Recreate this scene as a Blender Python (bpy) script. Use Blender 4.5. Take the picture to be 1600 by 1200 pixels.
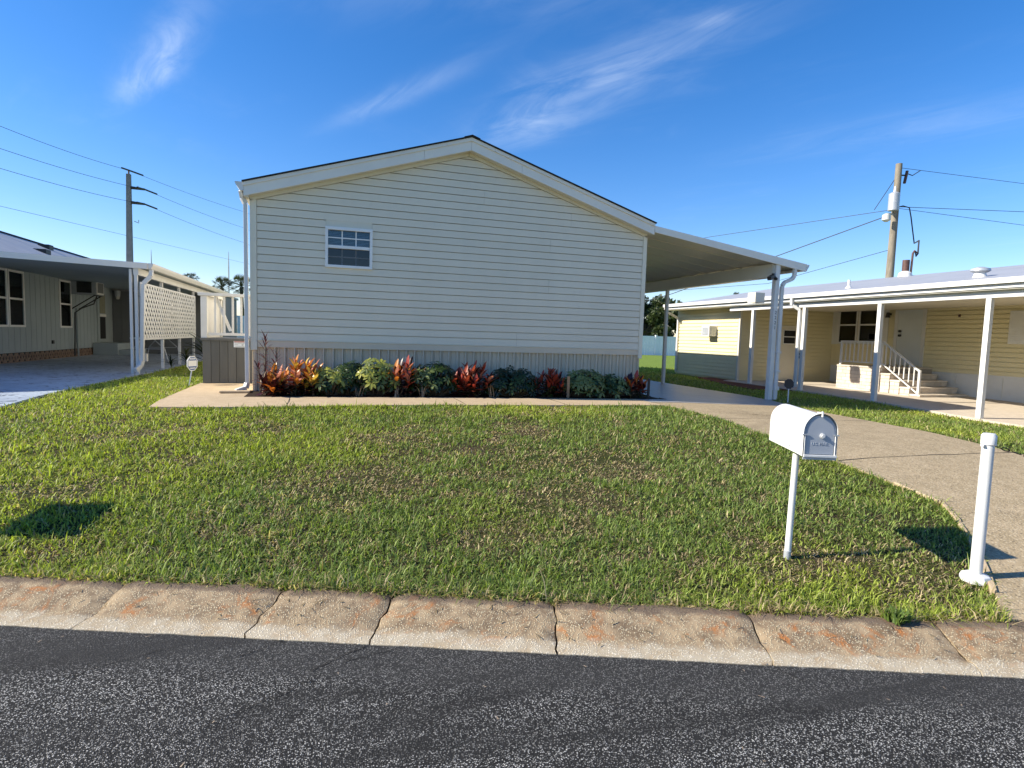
import bpy, bmesh, math, random
import numpy as np
from mathutils import Vector, Matrix
random.seed(7); rng = np.random.default_rng(11)
for o in list(bpy.data.objects): bpy.data.objects.remove(o)
scene = bpy.context.scene
C = scene.collection

# ------------------------------------------------------------------ camera
EYE = Vector((0, 0, 1.55))
PITCH, ROLL, YAW, FPX = math.radians(4.6), math.radians(1.725), math.radians(17.49), 914.0
cy_, sy_, cp_, sp_ = math.cos(YAW), math.sin(YAW), math.cos(PITCH), math.sin(PITCH)
fwd = Vector((sy_*cp_, cy_*cp_, -sp_)); rgt = Vector((cy_, -sy_, 0)); dwn = fwd.cross(rgt)
cr_, sr_ = math.cos(ROLL), math.sin(ROLL)
r2 = cr_*rgt - sr_*dwn; d2 = sr_*rgt + cr_*dwn
cam_d = bpy.data.cameras.new('camera'); cam = bpy.data.objects.new('camera', cam_d); C.objects.link(cam)
Mw = Matrix((( r2.x, -d2.x, -fwd.x, EYE.x), (r2.y, -d2.y, -fwd.y, EYE.y), (r2.z, -d2.z, -fwd.z, EYE.z), (0, 0, 0, 1)))
cam.matrix_world = Mw
cam_d.sensor_width = 36; cam_d.lens = 36*FPX/1600; cam_d.clip_end = 3000; cam_d.clip_start = .05
scene.camera = cam
scene.render.resolution_x, scene.render.resolution_y = 1024, 768

# ------------------------------------------------------------------ light, sky
SUN_EL, SUN_AZ = math.radians(33), math.radians(-9.6)       # azimuth of travel of the light, from +X
trav = Vector((math.cos(SUN_EL)*math.cos(SUN_AZ), math.cos(SUN_EL)*math.sin(SUN_AZ), -math.sin(SUN_EL)))
sd = bpy.data.lights.new('sun', 'SUN'); sd.energy = 5.0; sd.angle = math.radians(.6); sd.color = (1, .92, .78)
sun = bpy.data.objects.new('sun', sd); C.objects.link(sun); sun.rotation_euler = trav.to_track_quat('-Z', 'Y').to_euler()
sun.location = (-20, 5, 20)
world = bpy.data.worlds.new('World'); scene.world = world; world.use_nodes = True
SKY_STRENGTH = .115
def build_world():
    nt = world.node_tree; N = nt.nodes; L = nt.links; N.clear()
    out = N.new('ShaderNodeOutputWorld'); bg = N.new('ShaderNodeBackground'); sky = N.new('ShaderNodeTexSky')
    sky.sky_type = 'NISHITA'; sky.sun_disc = False; sky.sun_elevation = SUN_EL
    sky.sun_rotation = math.atan2(-trav.x, -trav.y); sky.air_density = 1.0; sky.dust_density = .2; sky.ozone_density = 2.6; sky.altitude = 0
    tc = N.new('ShaderNodeTexCoord'); sep = N.new('ShaderNodeSeparateXYZ'); L.new(tc.outputs['Generated'], sep.inputs[0])
    def m(op, a, b=None, clamp=False):
        n = N.new('ShaderNodeMath'); n.operation = op; n.use_clamp = clamp
        for i, v in enumerate((a, b)):
            if v is None: continue
            if isinstance(v, (int, float)): n.inputs[i].default_value = v
            else: L.new(v, n.inputs[i])
        return n.outputs[0]
    zc = m('MAXIMUM', sep.outputs[2], .03)
    U = m('DIVIDE', sep.outputs[0], zc); V = m('DIVIDE', sep.outputs[1], zc)       # the cirrus sheet, seen as a flat layer
    def comb(a, b):
        n = N.new('ShaderNodeCombineXYZ'); L.new(a, n.inputs[0]); L.new(b, n.inputs[1]); return n.outputs[0]
    def rot(a, su, sv):
        c, s = math.cos(a), math.sin(a)
        p = m('ADD', m('MULTIPLY', U, c*su), m('MULTIPLY', V, s*su)); q = m('ADD', m('MULTIPLY', U, -s*sv), m('MULTIPLY', V, c*sv))
        return comb(p, q)
    def noise(vec, sc, det, dist, rough=.6):
        n = N.new('ShaderNodeTexNoise'); n.inputs['Scale'].default_value = sc; n.inputs['Detail'].default_value = det
        n.inputs['Distortion'].default_value = dist; n.inputs['Roughness'].default_value = rough; L.new(vec, n.inputs['Vector']); return n.outputs[0]
    def step(v, a, b):
        n = N.new('ShaderNodeMapRange'); n.interpolation_type = 'SMOOTHSTEP'; L.new(v, n.inputs[0]); n.inputs[1].default_value = a; n.inputs[2].default_value = b
        return n.outputs[0]
    fib = noise(rot(math.radians(115), .55, 1.6), 2.6, 9, 1.0, .62)
    soft = noise(rot(math.radians(60), .5, .9), 1.3, 5, .6)
    def streak(x0, y0, x1, y1, wid, amp):
        dx, dy = x1-x0, y1-y0; ln = math.hypot(dx, dy); dx /= ln; dy /= ln; mx, my = (x0+x1)/2, (y0+y1)/2
        a = m('ADD', m('MULTIPLY', m('SUBTRACT', U, mx), dx/(ln*.55)), m('MULTIPLY', m('SUBTRACT', V, my), dy/(ln*.55)))
        b0 = m('ADD', m('MULTIPLY', m('SUBTRACT', U, mx), -dy/wid), m('MULTIPLY', m('SUBTRACT', V, my), dx/wid))
        b = m('ADD', b0, m('MULTIPLY', m('SUBTRACT', soft, .5), 2.2))
        d = m('ADD', m('POWER', m('ABSOLUTE', a), 2.4), m('MULTIPLY', b, b))
        return m('MULTIPLY', m('EXPONENT', m('MULTIPLY', d, -1.0)), amp)
    st = streak(-.45, 2.25, -.83, 3.0, .065, 1.9)
    for a in ((.80, 2.95, 1.12, 1.75, .20, 1.1), (.03, 3.05, .47, 2.2, .07, .55), (1.10, 1.70, 1.18, 1.60, .05, .5), (-.2, 1.85, .9, 1.5, .22, .35),
              (2.2, 2.6, 2.9, 1.5, .25, .35), (-2.4, 1.2, -1.6, .2, .2, .8), (.6, -1.2, 1.5, -2.0, .2, .9), (-1.0, -1.4, -2.2, -2.2, .25, .8)):
        st = m('ADD', st, streak(*a))
    cl = m('MULTIPLY', st, step(fib, .22, .85))
    veil = m('MULTIPLY', m('MULTIPLY', step(fib, .42, .8), step(soft, .48, .78)), .16)
    cl = m('ADD', cl, veil)
    cl = m('MULTIPLY', cl, step(sep.outputs[2], .02, .16))
    cl = m('MULTIPLY', cl, .34, clamp=True)
    mix = N.new('ShaderNodeMix'); mix.data_type = 'RGBA'; L.new(cl, mix.inputs[0])
    hs = N.new('ShaderNodeHueSaturation'); hs.inputs['Saturation'].default_value = 1.36; L.new(sky.outputs[0], hs.inputs['Color'])
    tint = N.new('ShaderNodeMix'); tint.data_type = 'RGBA'; tint.blend_type = 'MULTIPLY'; tint.inputs[0].default_value = 1; L.new(hs.outputs[0], tint.inputs[6]); tint.inputs[7].default_value = (.92, .86, 1.0, 1)
    L.new(tint.outputs[2], mix.inputs[6]); mix.inputs[7].default_value = (5.6, 6.2, 6.9, 1)
    L.new(mix.outputs[2], bg.inputs[0]); bg.inputs[1].default_value = SKY_STRENGTH; L.new(bg.outputs[0], out.inputs[0])
build_world()
scene.render.engine = 'CYCLES'
cy = scene.cycles; cy.max_bounces = 6; cy.diffuse_bounces = 3; cy.glossy_bounces = 2; cy.transmission_bounces = 3; cy.transparent_max_bounces = 6; cy.caustics_reflective = False; cy.caustics_refractive = False
vs = scene.view_settings
vs.view_transform = 'Standard'; vs.look = 'None'; vs.gamma = 1; vs.exposure = .8; vs.use_curve_mapping = False

# ------------------------------------------------------------------ helpers
TX, TY = .941, -.339          # along the kerb
NX, NY = .339, .941           # away from the street
def uv(u, p): return (TX*u + NX*p, TY*u + NY*p)
def ground(x, y):
    x = np.asarray(x, float); y = np.asarray(y, float)
    p = NX*x + NY*y
    zl = np.interp(x, [-20, -4, -1, 5.9, 9], [.5, .5, .535, .476, .37])
    zr = np.interp(y, [3, 8.3, 10.7, 16, 20, 40], [.12, .165, .27, .31, .36, .36])
    w = np.clip((x-9)/3.3, 0, 1); z = zl*(1-w) + zr*w
    t = np.clip((p-3.16)/5.1, 0, 1); t = .7*t + .3*t*(2-t)
    return .09 + (z-.09)*t
def G(x, y): return float(ground(x, y))
class VNoise:
    def __init__(s, seed): s.g = np.random.default_rng(seed).random((256, 256))
    def one(s, x, y):
        xi = np.floor(x).astype(int); yi = np.floor(y).astype(int); fx = x-xi; fy = y-yi
        fx = fx*fx*(3-2*fx); fy = fy*fy*(3-2*fy); a = xi & 255; b = yi & 255; a1 = (a+1) & 255; b1 = (b+1) & 255
        g = s.g; return (g[a, b]*(1-fx)+g[a1, b]*fx)*(1-fy) + (g[a, b1]*(1-fx)+g[a1, b1]*fx)*fy
    def __call__(s, x, y, sc, octv=3):
        x = np.asarray(x, float)*sc + 37.2; y = np.asarray(y, float)*sc + 11.7; r = 0; am = .5; tot = 0
        for i in range(octv): r = r + am*s.one(x, y); tot += am; am *= .5; x = x*2.03+5.1; y = y*2.03+9.7
        return r/tot

def nodes(name):
    mt = bpy.data.materials.new(name); mt.use_nodes = True; nt = mt.node_tree
    return mt, nt, nt.nodes['Principled BSDF']
def NN(nt, t, **kw):
    n = nt.nodes.new(t)
    for k, v in kw.items():
        if k.startswith('i_'): n.inputs[k[2:].replace('_', ' ')].default_value = v
        else: setattr(n, k, v)
    return n
def noise_n(nt, scale, detail=4, rough=.55, dist=0, vec=None):
    n = NN(nt, 'ShaderNodeTexNoise'); n.inputs['Scale'].default_value = scale; n.inputs['Detail'].default_value = detail
    n.inputs['Roughness'].default_value = rough; n.inputs['Distortion'].default_value = dist
    if vec is None:
        g = NN(nt, 'ShaderNodeNewGeometry'); vec = g.outputs['Position']
    nt.links.new(vec, n.inputs['Vector']); return n.outputs[0]
def mix_n(nt, f, a, b, blend='MIX'):
    n = NN(nt, 'ShaderNodeMix', data_type='RGBA', blend_type=blend)
    for i, v in ((0, f), (6, a), (7, b)):
        if isinstance(v, tuple): n.inputs[i].default_value = (*v, 1) if len(v) == 3 else v
        elif isinstance(v, (int, float)): n.inputs[i].default_value = v
        else: nt.links.new(v, n.inputs[i])
    return n.outputs[2]
def ramp_n(nt, f, a, b, lo=0., hi=1.):
    n = NN(nt, 'ShaderNodeMapRange'); n.interpolation_type = 'SMOOTHSTEP'
    nt.links.new(f, n.inputs[0]); n.inputs[1].default_value = a; n.inputs[2].default_value = b; n.inputs[3].default_value = lo; n.inputs[4].default_value = hi
    return n.outputs[0]
def math_n(nt, op, a, b=0.):
    n = NN(nt, 'ShaderNodeMath', operation=op)
    for i, v in enumerate((a, b)):
        if isinstance(v, (int, float)): n.inputs[i].default_value = v
        else: nt.links.new(v, n.inputs[i])
    return n.outputs[0]
def bump_n(nt, b, h, strength=.3, dist=.01):
    n = NN(nt, 'ShaderNodeBump'); n.inputs['Strength'].default_value = strength; n.inputs['Distance'].default_value = dist
    nt.links.new(h, n.inputs['Height']); nt.links.new(n.outputs[0], b.inputs['Normal'])
def mat(name, c1, c2=None, scale=3., rough=.55, bump=0., bscale=60., spec=.4, metal=0., rand=0., grime=0., stretch=None, coat=0.):
    mt, nt, b = nodes(name); c2 = c2 or tuple(v*.88 for v in c1)
    vec = None
    if stretch:
        g = NN(nt, 'ShaderNodeNewGeometry'); mp = NN(nt, 'ShaderNodeMapping'); mp.inputs['Scale'].default_value = stretch
        nt.links.new(g.outputs['Position'], mp.inputs['Vector']); vec = mp.outputs[0]
    f = ramp_n(nt, noise_n(nt, scale, 5, .6, .3, vec), .3, .72)
    col = mix_n(nt, f, c1, c2)
    if grime:
        gf = ramp_n(nt, noise_n(nt, scale*3.7, 6, .7, .5), .55, .85, 0, grime); col = mix_n(nt, gf, col, tuple(v*.35+.02 for v in c1))
    if rand:
        oi = NN(nt, 'ShaderNodeObjectInfo'); hv = NN(nt, 'ShaderNodeHueSaturation')
        nt.links.new(ramp_n(nt, oi.outputs['Random'], 0, 1, 1-rand, 1+rand), hv.inputs['Value']); nt.links.new(col, hv.inputs['Color']); col = hv.outputs[0]
    nt.links.new(col, b.inputs['Base Color']); b.inputs['Roughness'].default_value = rough; b.inputs['Specular IOR Level'].default_value = spec
    b.inputs['Metallic'].default_value = metal; b.inputs['Coat Weight'].default_value = coat
    if bump: bump_n(nt, b, noise_n(nt, bscale, 3, .6), bump, .006)
    return mt
def leafmat(name, c1, c2, rough=.38, trans=.35, spec=.5):
    mt, nt, b = nodes(name)
    oi = NN(nt, 'ShaderNodeObjectInfo'); col = mix_n(nt, oi.outputs['Random'], c1, c2)
    col = mix_n(nt, ramp_n(nt, noise_n(nt, 45, 3), .45, .7, 0, .5), col, tuple(.6*v for v in c1))
    nt.links.new(col, b.inputs['Base Color']); b.inputs['Roughness'].default_value = rough; b.inputs['Specular IOR Level'].default_value = spec
    tr = NN(nt, 'ShaderNodeBsdfTranslucent'); nt.links.new(col, tr.inputs[0]); mx = NN(nt, 'ShaderNodeMixShader'); mx.inputs[0].default_value = trans
    nt.links.new(b.outputs[0], mx.inputs[1]); nt.links.new(tr.outputs[0], mx.inputs[2]); nt.links.new(mx.outputs[0], nt.nodes['Material Output'].inputs[0])
    return mt

class MB:
    def __init__(s): s.v = []; s.f = []
    def add(s, vs, fs):
        n = len(s.v); s.v += [tuple(v) for v in vs]; s.f += [tuple(i+n for i in f) for f in fs]; return s
    def box(s, x0, x1, y0, y1, z0, z1):
        return s.add([(x0, y0, z0), (x1, y0, z0), (x1, y1, z0), (x0, y1, z0), (x0, y0, z1), (x1, y0, z1), (x1, y1, z1), (x0, y1, z1)],
                     [(0, 3, 2, 1), (4, 5, 6, 7), (0, 1, 5, 4), (1, 2, 6, 5), (2, 3, 7, 6), (3, 0, 4, 7)])
    def prism(s, pts, fr, bk):
        """polygon of 3D points at the front, the same shifted at the back"""
        n = len(pts); a = [fr(p) for p in pts]; b = [bk(p) for p in pts]
        return s.add(a+b, [tuple(range(n)), tuple(reversed(range(n, 2*n)))] + [(i, n+i, n+(i+1) % n, (i+1) % n) for i in range(n)])
    def bar(s, a, b, w, h=None, up=(0, 0, 1)):
        a = Vector(a); b = Vector(b); h = h or w; d = (b-a).normalized(); upv = Vector(up)
        if abs(d.dot(upv)) > .98: upv = Vector((0, 1, 0))
        r = d.cross(upv).normalized()*(w/2); q = r.cross(d).normalized()*(h/2); vs = []
        for c in (a, b): vs += [c-r-q, c+r-q, c+r+q, c-r+q]
        return s.add(vs, [(0, 1, 2, 3), (7, 6, 5, 4), (0, 4, 5, 1), (1, 5, 6, 2), (2, 6, 7, 3), (3, 7, 4, 0)])
    def tube(s, pts, rad, n=8, cap=True):
        pts = [Vector(p) for p in pts]; rs = rad if isinstance(rad, (list, tuple)) else [rad]*len(pts); base = len(s.v); prev = None
        for i, p in enumerate(pts):
            d = (pts[min(i+1, len(pts)-1)] - pts[max(i-1, 0)]).normalized()
            r = prev - d*prev.dot(d) if prev is not None else d.cross(Vector((0, 0, 1)) if abs(d.z) < .95 else Vector((1, 0, 0)))
            r.normalize(); prev = r; q = d.cross(r)
            for k in range(n):
                a = 2*math.pi*k/n; s.v.append(tuple(p + (r*math.cos(a)+q*math.sin(a))*rs[i]))
        for i in range(len(pts)-1):
            for k in range(n):
                k2 = (k+1) % n; s.f.append((base+i*n+k, base+i*n+k2, base+(i+1)*n+k2, base+(i+1)*n+k))
        if cap:
            s.f.append(tuple(base+k for k in reversed(range(n)))); s.f.append(tuple(base+(len(pts)-1)*n+k for k in range(n)))
        return s
    def disc(s, c, axis, r, th, n=16):
        c = Vector(c); a = Vector(axis).normalized(); return s.tube([c, c+a*th], r, n)
    def mesh(s, name, smooth=False, bevel=0):
        me = bpy.data.meshes.new(name); me.from_pydata(s.v, [], s.f); bm = bmesh.new(); bm.from_mesh(me)
        bmesh.ops.recalc_face_normals(bm, faces=bm.faces)
        if bevel: bmesh.ops.bevel(bm, geom=list(bm.edges), offset=bevel, segments=2, affect='EDGES', profile=.6, clamp_overlap=True)
        bm.to_mesh(me); bm.free()
        if smooth:
            for p in me.polygons: p.use_smooth = True
        return me
    def build(s, name, mt, parent=None, smooth=False, bevel=0, kind=None):
        return link(name, s.mesh(name, smooth, bevel), mt, parent, kind)
def link(name, me, mt=None, parent=None, kind=None):
    o = bpy.data.objects.new(name, me); C.objects.link(o)
    if mt is not None and not me.materials: me.materials.append(mt)
    if parent is not None:
        o.parent = parent
        if parent.type == 'EMPTY': o.matrix_parent_inverse = Matrix.Translation(-Vector(parent.location))
    if kind: o['kind'] = kind
    return o
def thing(name, label, cat, loc, group=None):
    o = bpy.data.objects.new(name, None); C.objects.link(o); o.location = loc; o.empty_display_size = .1; o['label'] = label; o['category'] = cat
    if group: o['group'] = group
    return o
def tag(o, label, cat, group=None):
    o['label'] = label; o['category'] = cat
    if group: o['group'] = group
    return o
def box(name, mt, par, *a, bevel=0): return MB().box(*a).build(name, mt, par, bevel=bevel)
def smooth_by_angle(o, ang=40):
    me = o.data
    for p in me.polygons: p.use_smooth = True
    me.set_sharp_from_angle(angle=math.radians(ang)); return o
def text_mesh(txt, size, mtx, extrude=.001):
    cu = bpy.data.curves.new('lettering', 'FONT'); cu.body = txt; cu.size = size; cu.extrude = extrude; cu.align_x = 'CENTER'; cu.align_y = 'CENTER'
    to = bpy.data.objects.new('lettering', cu); me = bpy.data.meshes.new_from_object(to); me.transform(mtx); bpy.data.objects.remove(to); return me

# ------------------------------------------------------------------ materials
def m_asphalt():
    mt, nt, b = nodes('asphalt'); g = NN(nt, 'ShaderNodeNewGeometry'); P = g.outputs['Position']
    vo = NN(nt, 'ShaderNodeTexVoronoi'); vo.inputs['Scale'].default_value = 160; vo.inputs['Randomness'].default_value = 1; nt.links.new(P, vo.inputs['Vector'])
    sep = NN(nt, 'ShaderNodeSeparateColor'); nt.links.new(vo.outputs['Color'], sep.inputs[0])
    chip = ramp_n(nt, vo.outputs['Distance'], .62, .28)
    # traffic polishes and wears the surface in long bands along the road
    mp = NN(nt, 'ShaderNodeMapping'); mp.inputs['Rotation'].default_value = (0, 0, math.radians(19.8)); mp.inputs['Scale'].default_value = (.35, 2.2, 1); nt.links.new(P, mp.inputs['Vector'])
    band = noise_n(nt, 1.1, 5, .6, .6, mp.outputs[0]); wear = ramp_n(nt, band, .32, .68)
    pt = noise_n(nt, 9, 4, .6)
    lightchip = math_n(nt, 'MULTIPLY', ramp_n(nt, sep.outputs[0], .30, .62), chip)
    amt = math_n(nt, 'MULTIPLY', lightchip, ramp_n(nt, math_n(nt, 'ADD', wear, math_n(nt, 'MULTIPLY', pt, .35)), .05, .85, .20, 1.0))
    # a smoother tar-rich strip runs along the gutter
    dt = NN(nt, 'ShaderNodeVectorMath', operation='DOT_PRODUCT'); nt.links.new(P, dt.inputs[0]); dt.inputs[1].default_value = (NX, NY, 0)
    edge = ramp_n(nt, math_n(nt, 'ADD', dt.outputs['Value'], math_n(nt, 'MULTIPLY', pt, .16)), 2.42, 2.66, 1, .42)
    amt = math_n(nt, 'MULTIPLY', amt, edge)
    base = mix_n(nt, pt, (.012, .0118, .0112), (.040, .039, .037)); base = mix_n(nt, ramp_n(nt, edge, 1, .42, 0, .55), base, (.046, .0455, .044))
    col = mix_n(nt, amt, base, mix_n(nt, sep.outputs[1], (.20, .195, .18), (.80, .78, .72)))
    nt.links.new(col, b.inputs['Base Color']); b.inputs['Roughness'].default_value = .8; b.inputs['Specular IOR Level'].default_value = .16
    h = math_n(nt, 'ADD', math_n(nt, 'MULTIPLY', chip, math_n(nt, 'ADD', sep.outputs[2], .3)), math_n(nt, 'MULTIPLY', noise_n(nt, 260, 2), .3)); bump_n(nt, b, h, 1., .008)
    return mt
def m_kerb():
    mt, nt, b = nodes('kerb_concrete'); g = NN(nt, 'ShaderNodeNewGeometry'); P = g.outputs['Position']
    vo = NN(nt, 'ShaderNodeTexVoronoi'); vo.inputs['Scale'].default_value = 115; nt.links.new(P, vo.inputs['Vector'])
    sep = NN(nt, 'ShaderNodeSeparateColor'); nt.links.new(vo.outputs['Color'], sep.inputs[0])
    big = noise_n(nt, 2.6, 6, .65, .5); mid = noise_n(nt, 11, 5, .65, .4)
    col = mix_n(nt, ramp_n(nt, mid, .3, .7), (.36, .27, .165), (.155, .11, .068))
    chip = math_n(nt, 'MULTIPLY', ramp_n(nt, vo.outputs['Distance'], .6, .3), ramp_n(nt, sep.outputs[0], .35, .8))
    col = mix_n(nt, math_n(nt, 'MULTIPLY', chip, math_n(nt, 'MULTIPLY', mid, 1.15)), col, (.74, .64, .43))
    rust = math_n(nt, 'MULTIPLY', ramp_n(nt, noise_n(nt, 4.6, 7, .72, 1.4), .53, .66), ramp_n(nt, mid, .3, .6, 0, .85)); col = mix_n(nt, rust, col, (.40, .15, .04))
    at = NN(nt, 'ShaderNodeAttribute', attribute_name='pan'); col = mix_n(nt, ramp_n(nt, math_n(nt, 'ADD', at.outputs['Fac'], math_n(nt, 'MULTIPLY', math_n(nt, 'SUBTRACT', mid, .5), 2.1)), .35, 1.2), col, mix_n(nt, chip, (.42, .36, .26), (.74, .67, .53)))
    at2 = NN(nt, 'ShaderNodeAttribute', attribute_name='crown'); col = mix_n(nt, ramp_n(nt, math_n(nt, 'ADD', at2.outputs['Fac'], math_n(nt, 'MULTIPLY', math_n(nt, 'SUBTRACT', mid, .5), .7)), .45, .9, 0, .8), col, (.12, .088, .065))
    col = mix_n(nt, ramp_n(nt, big, .55, .8, 0, .55), col, (.15, .11, .08))
    nt.links.new(col, b.inputs['Base Color']); b.inputs['Roughness'].default_value = .85; b.inputs['Specular IOR Level'].default_value = .2
    bump_n(nt, b, math_n(nt, 'ADD', math_n(nt, 'MULTIPLY', chip, .8), mid), .8, .006); return mt
def m_aggregate(name, c1, c2, chipc, sc=70, amt=.5, dark=.3, bump=.5, rough=.8):
    mt, nt, b = nodes(name); g = NN(nt, 'ShaderNodeNewGeometry'); P = g.outputs['Position']
    vo = NN(nt, 'ShaderNodeTexVoronoi'); vo.inputs['Scale'].default_value = sc; nt.links.new(P, vo.inputs['Vector'])
    sep = NN(nt, 'ShaderNodeSeparateColor'); nt.links.new(vo.outputs['Color'], sep.inputs[0])
    big = noise_n(nt, .9, 6, .65, .6); mid = noise_n(nt, 6, 6, .65, .3); col = mix_n(nt, ramp_n(nt, mid, .3, .7), c1, c2)
    chip = math_n(nt, 'MULTIPLY', ramp_n(nt, vo.outputs['Distance'], .6, .3), amt)
    col = mix_n(nt, math_n(nt, 'MULTIPLY', chip, ramp_n(nt, sep.outputs[0], .4, .8)), col, chipc)
    col = mix_n(nt, math_n(nt, 'MULTIPLY', chip, ramp_n(nt, sep.outputs[1], .75, .9)), col, tuple(v*.3 for v in c1))
    col = mix_n(nt, ramp_n(nt, big, .5, .8, 0, dark), col, tuple(v*.45 for v in c1))
    nt.links.new(col, b.inputs['Base Color']); b.inputs['Roughness'].default_value = rough; b.inputs['Specular IOR Level'].default_value = .3
    bump_n(nt, b, math_n(nt, 'ADD', chip, math_n(nt, 'MULTIPLY', mid, .6)), bump, .004); return mt
def m_paintslab():
    mt, nt, b = nodes('painted_slab'); mp = NN(nt, 'ShaderNodeMapping'); g = NN(nt, 'ShaderNodeNewGeometry'); nt.links.new(g.outputs['Position'], mp.inputs['Vector']); mp.inputs['Scale'].default_value = (1, 1.4, 1)
    col = mix_n(nt, ramp_n(nt, noise_n(nt, 1.2, 5), .35, .7), (.44, .50, .56), (.33, .38, .44))
    sp = ramp_n(nt, noise_n(nt, 5.5, 5, .6, 1.2, mp.outputs[0]), .555, .63); col = mix_n(nt, sp, col, (.05, .06, .075))
    nt.links.new(col, b.inputs['Base Color']); b.inputs['Roughness'].default_value = .45; bump_n(nt, b, noise_n(nt, 40, 3), .15, .004); return mt
def m_soil():
    mt, nt, b = nodes('lawn_soil'); a = noise_n(nt, 1.3, 6, .65, .4); f = noise_n(nt, 55, 5, .7)
    col = mix_n(nt, ramp_n(nt, f, .35, .7), (.030, .022, .013), (.115, .085, .048)); col = mix_n(nt, ramp_n(nt, a, .35, .62), col, mix_n(nt, f, (.022, .030, .008), (.06, .066, .018)))
    # beyond the modelled blades the turf itself colours the sheet
    g = NN(nt, 'ShaderNodeNewGeometry'); ln = NN(nt, 'ShaderNodeVectorMath', operation='LENGTH'); nt.links.new(g.outputs['Position'], ln.inputs[0])
    far = ramp_n(nt, ln.outputs['Value'], 16, 26); col = mix_n(nt, far, col, mix_n(nt, ramp_n(nt, noise_n(nt, 3, 6, .7), .3, .7), (.12, .19, .03), (.20, .26, .05)))
    nt.links.new(col, b.inputs['Base Color']); b.inputs['Roughness'].default_value = .95; b.inputs['Specular IOR Level'].default_value = .1
    bump_n(nt, b, f, .8, .02); return mt
def m_grass():
    mt, nt, b = nodes('grass_blades'); at = NN(nt, 'ShaderNodeAttribute', attribute_name='tint'); col = at.outputs['Color']
    nt.links.new(col, b.inputs['Base Color']); b.inputs['Roughness'].default_value = .5; b.inputs['Specular IOR Level'].default_value = .28
    tr = NN(nt, 'ShaderNodeBsdfTranslucent'); nt.links.new(mix_n(nt, 1., col, (1.25, 1.35, .6), 'MULTIPLY'), tr.inputs[0]); mx = NN(nt, 'ShaderNodeMixShader'); mx.inputs[0].default_value = .38
    nt.links.new(b.outputs[0], mx.inputs[1]); nt.links.new(tr.outputs[0], mx.inputs[2]); nt.links.new(mx.outputs[0], nt.nodes['Material Output'].inputs[0]); return mt
def m_glass(name, tint=(.75, .85, .9)):
    mt, nt, b = nodes(name); nt.nodes.remove(b); t = NN(nt, 'ShaderNodeBsdfTransparent'); t.inputs[0].default_value = (*tint, 1)
    gl = NN(nt, 'ShaderNodeBsdfGlossy'); gl.inputs['Roughness'].default_value = .03; fr = NN(nt, 'ShaderNodeFresnel'); fr.inputs[0].default_value = 1.65
    mx = NN(nt, 'ShaderNodeMixShader'); nt.links.new(fr.outputs[0], mx.inputs[0]); nt.links.new(t.outputs[0], mx.inputs[1]); nt.links.new(gl.outputs[0], mx.inputs[2])
    nt.links.new(mx.outputs[0], nt.nodes['Material Output'].inputs[0]); return mt
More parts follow.
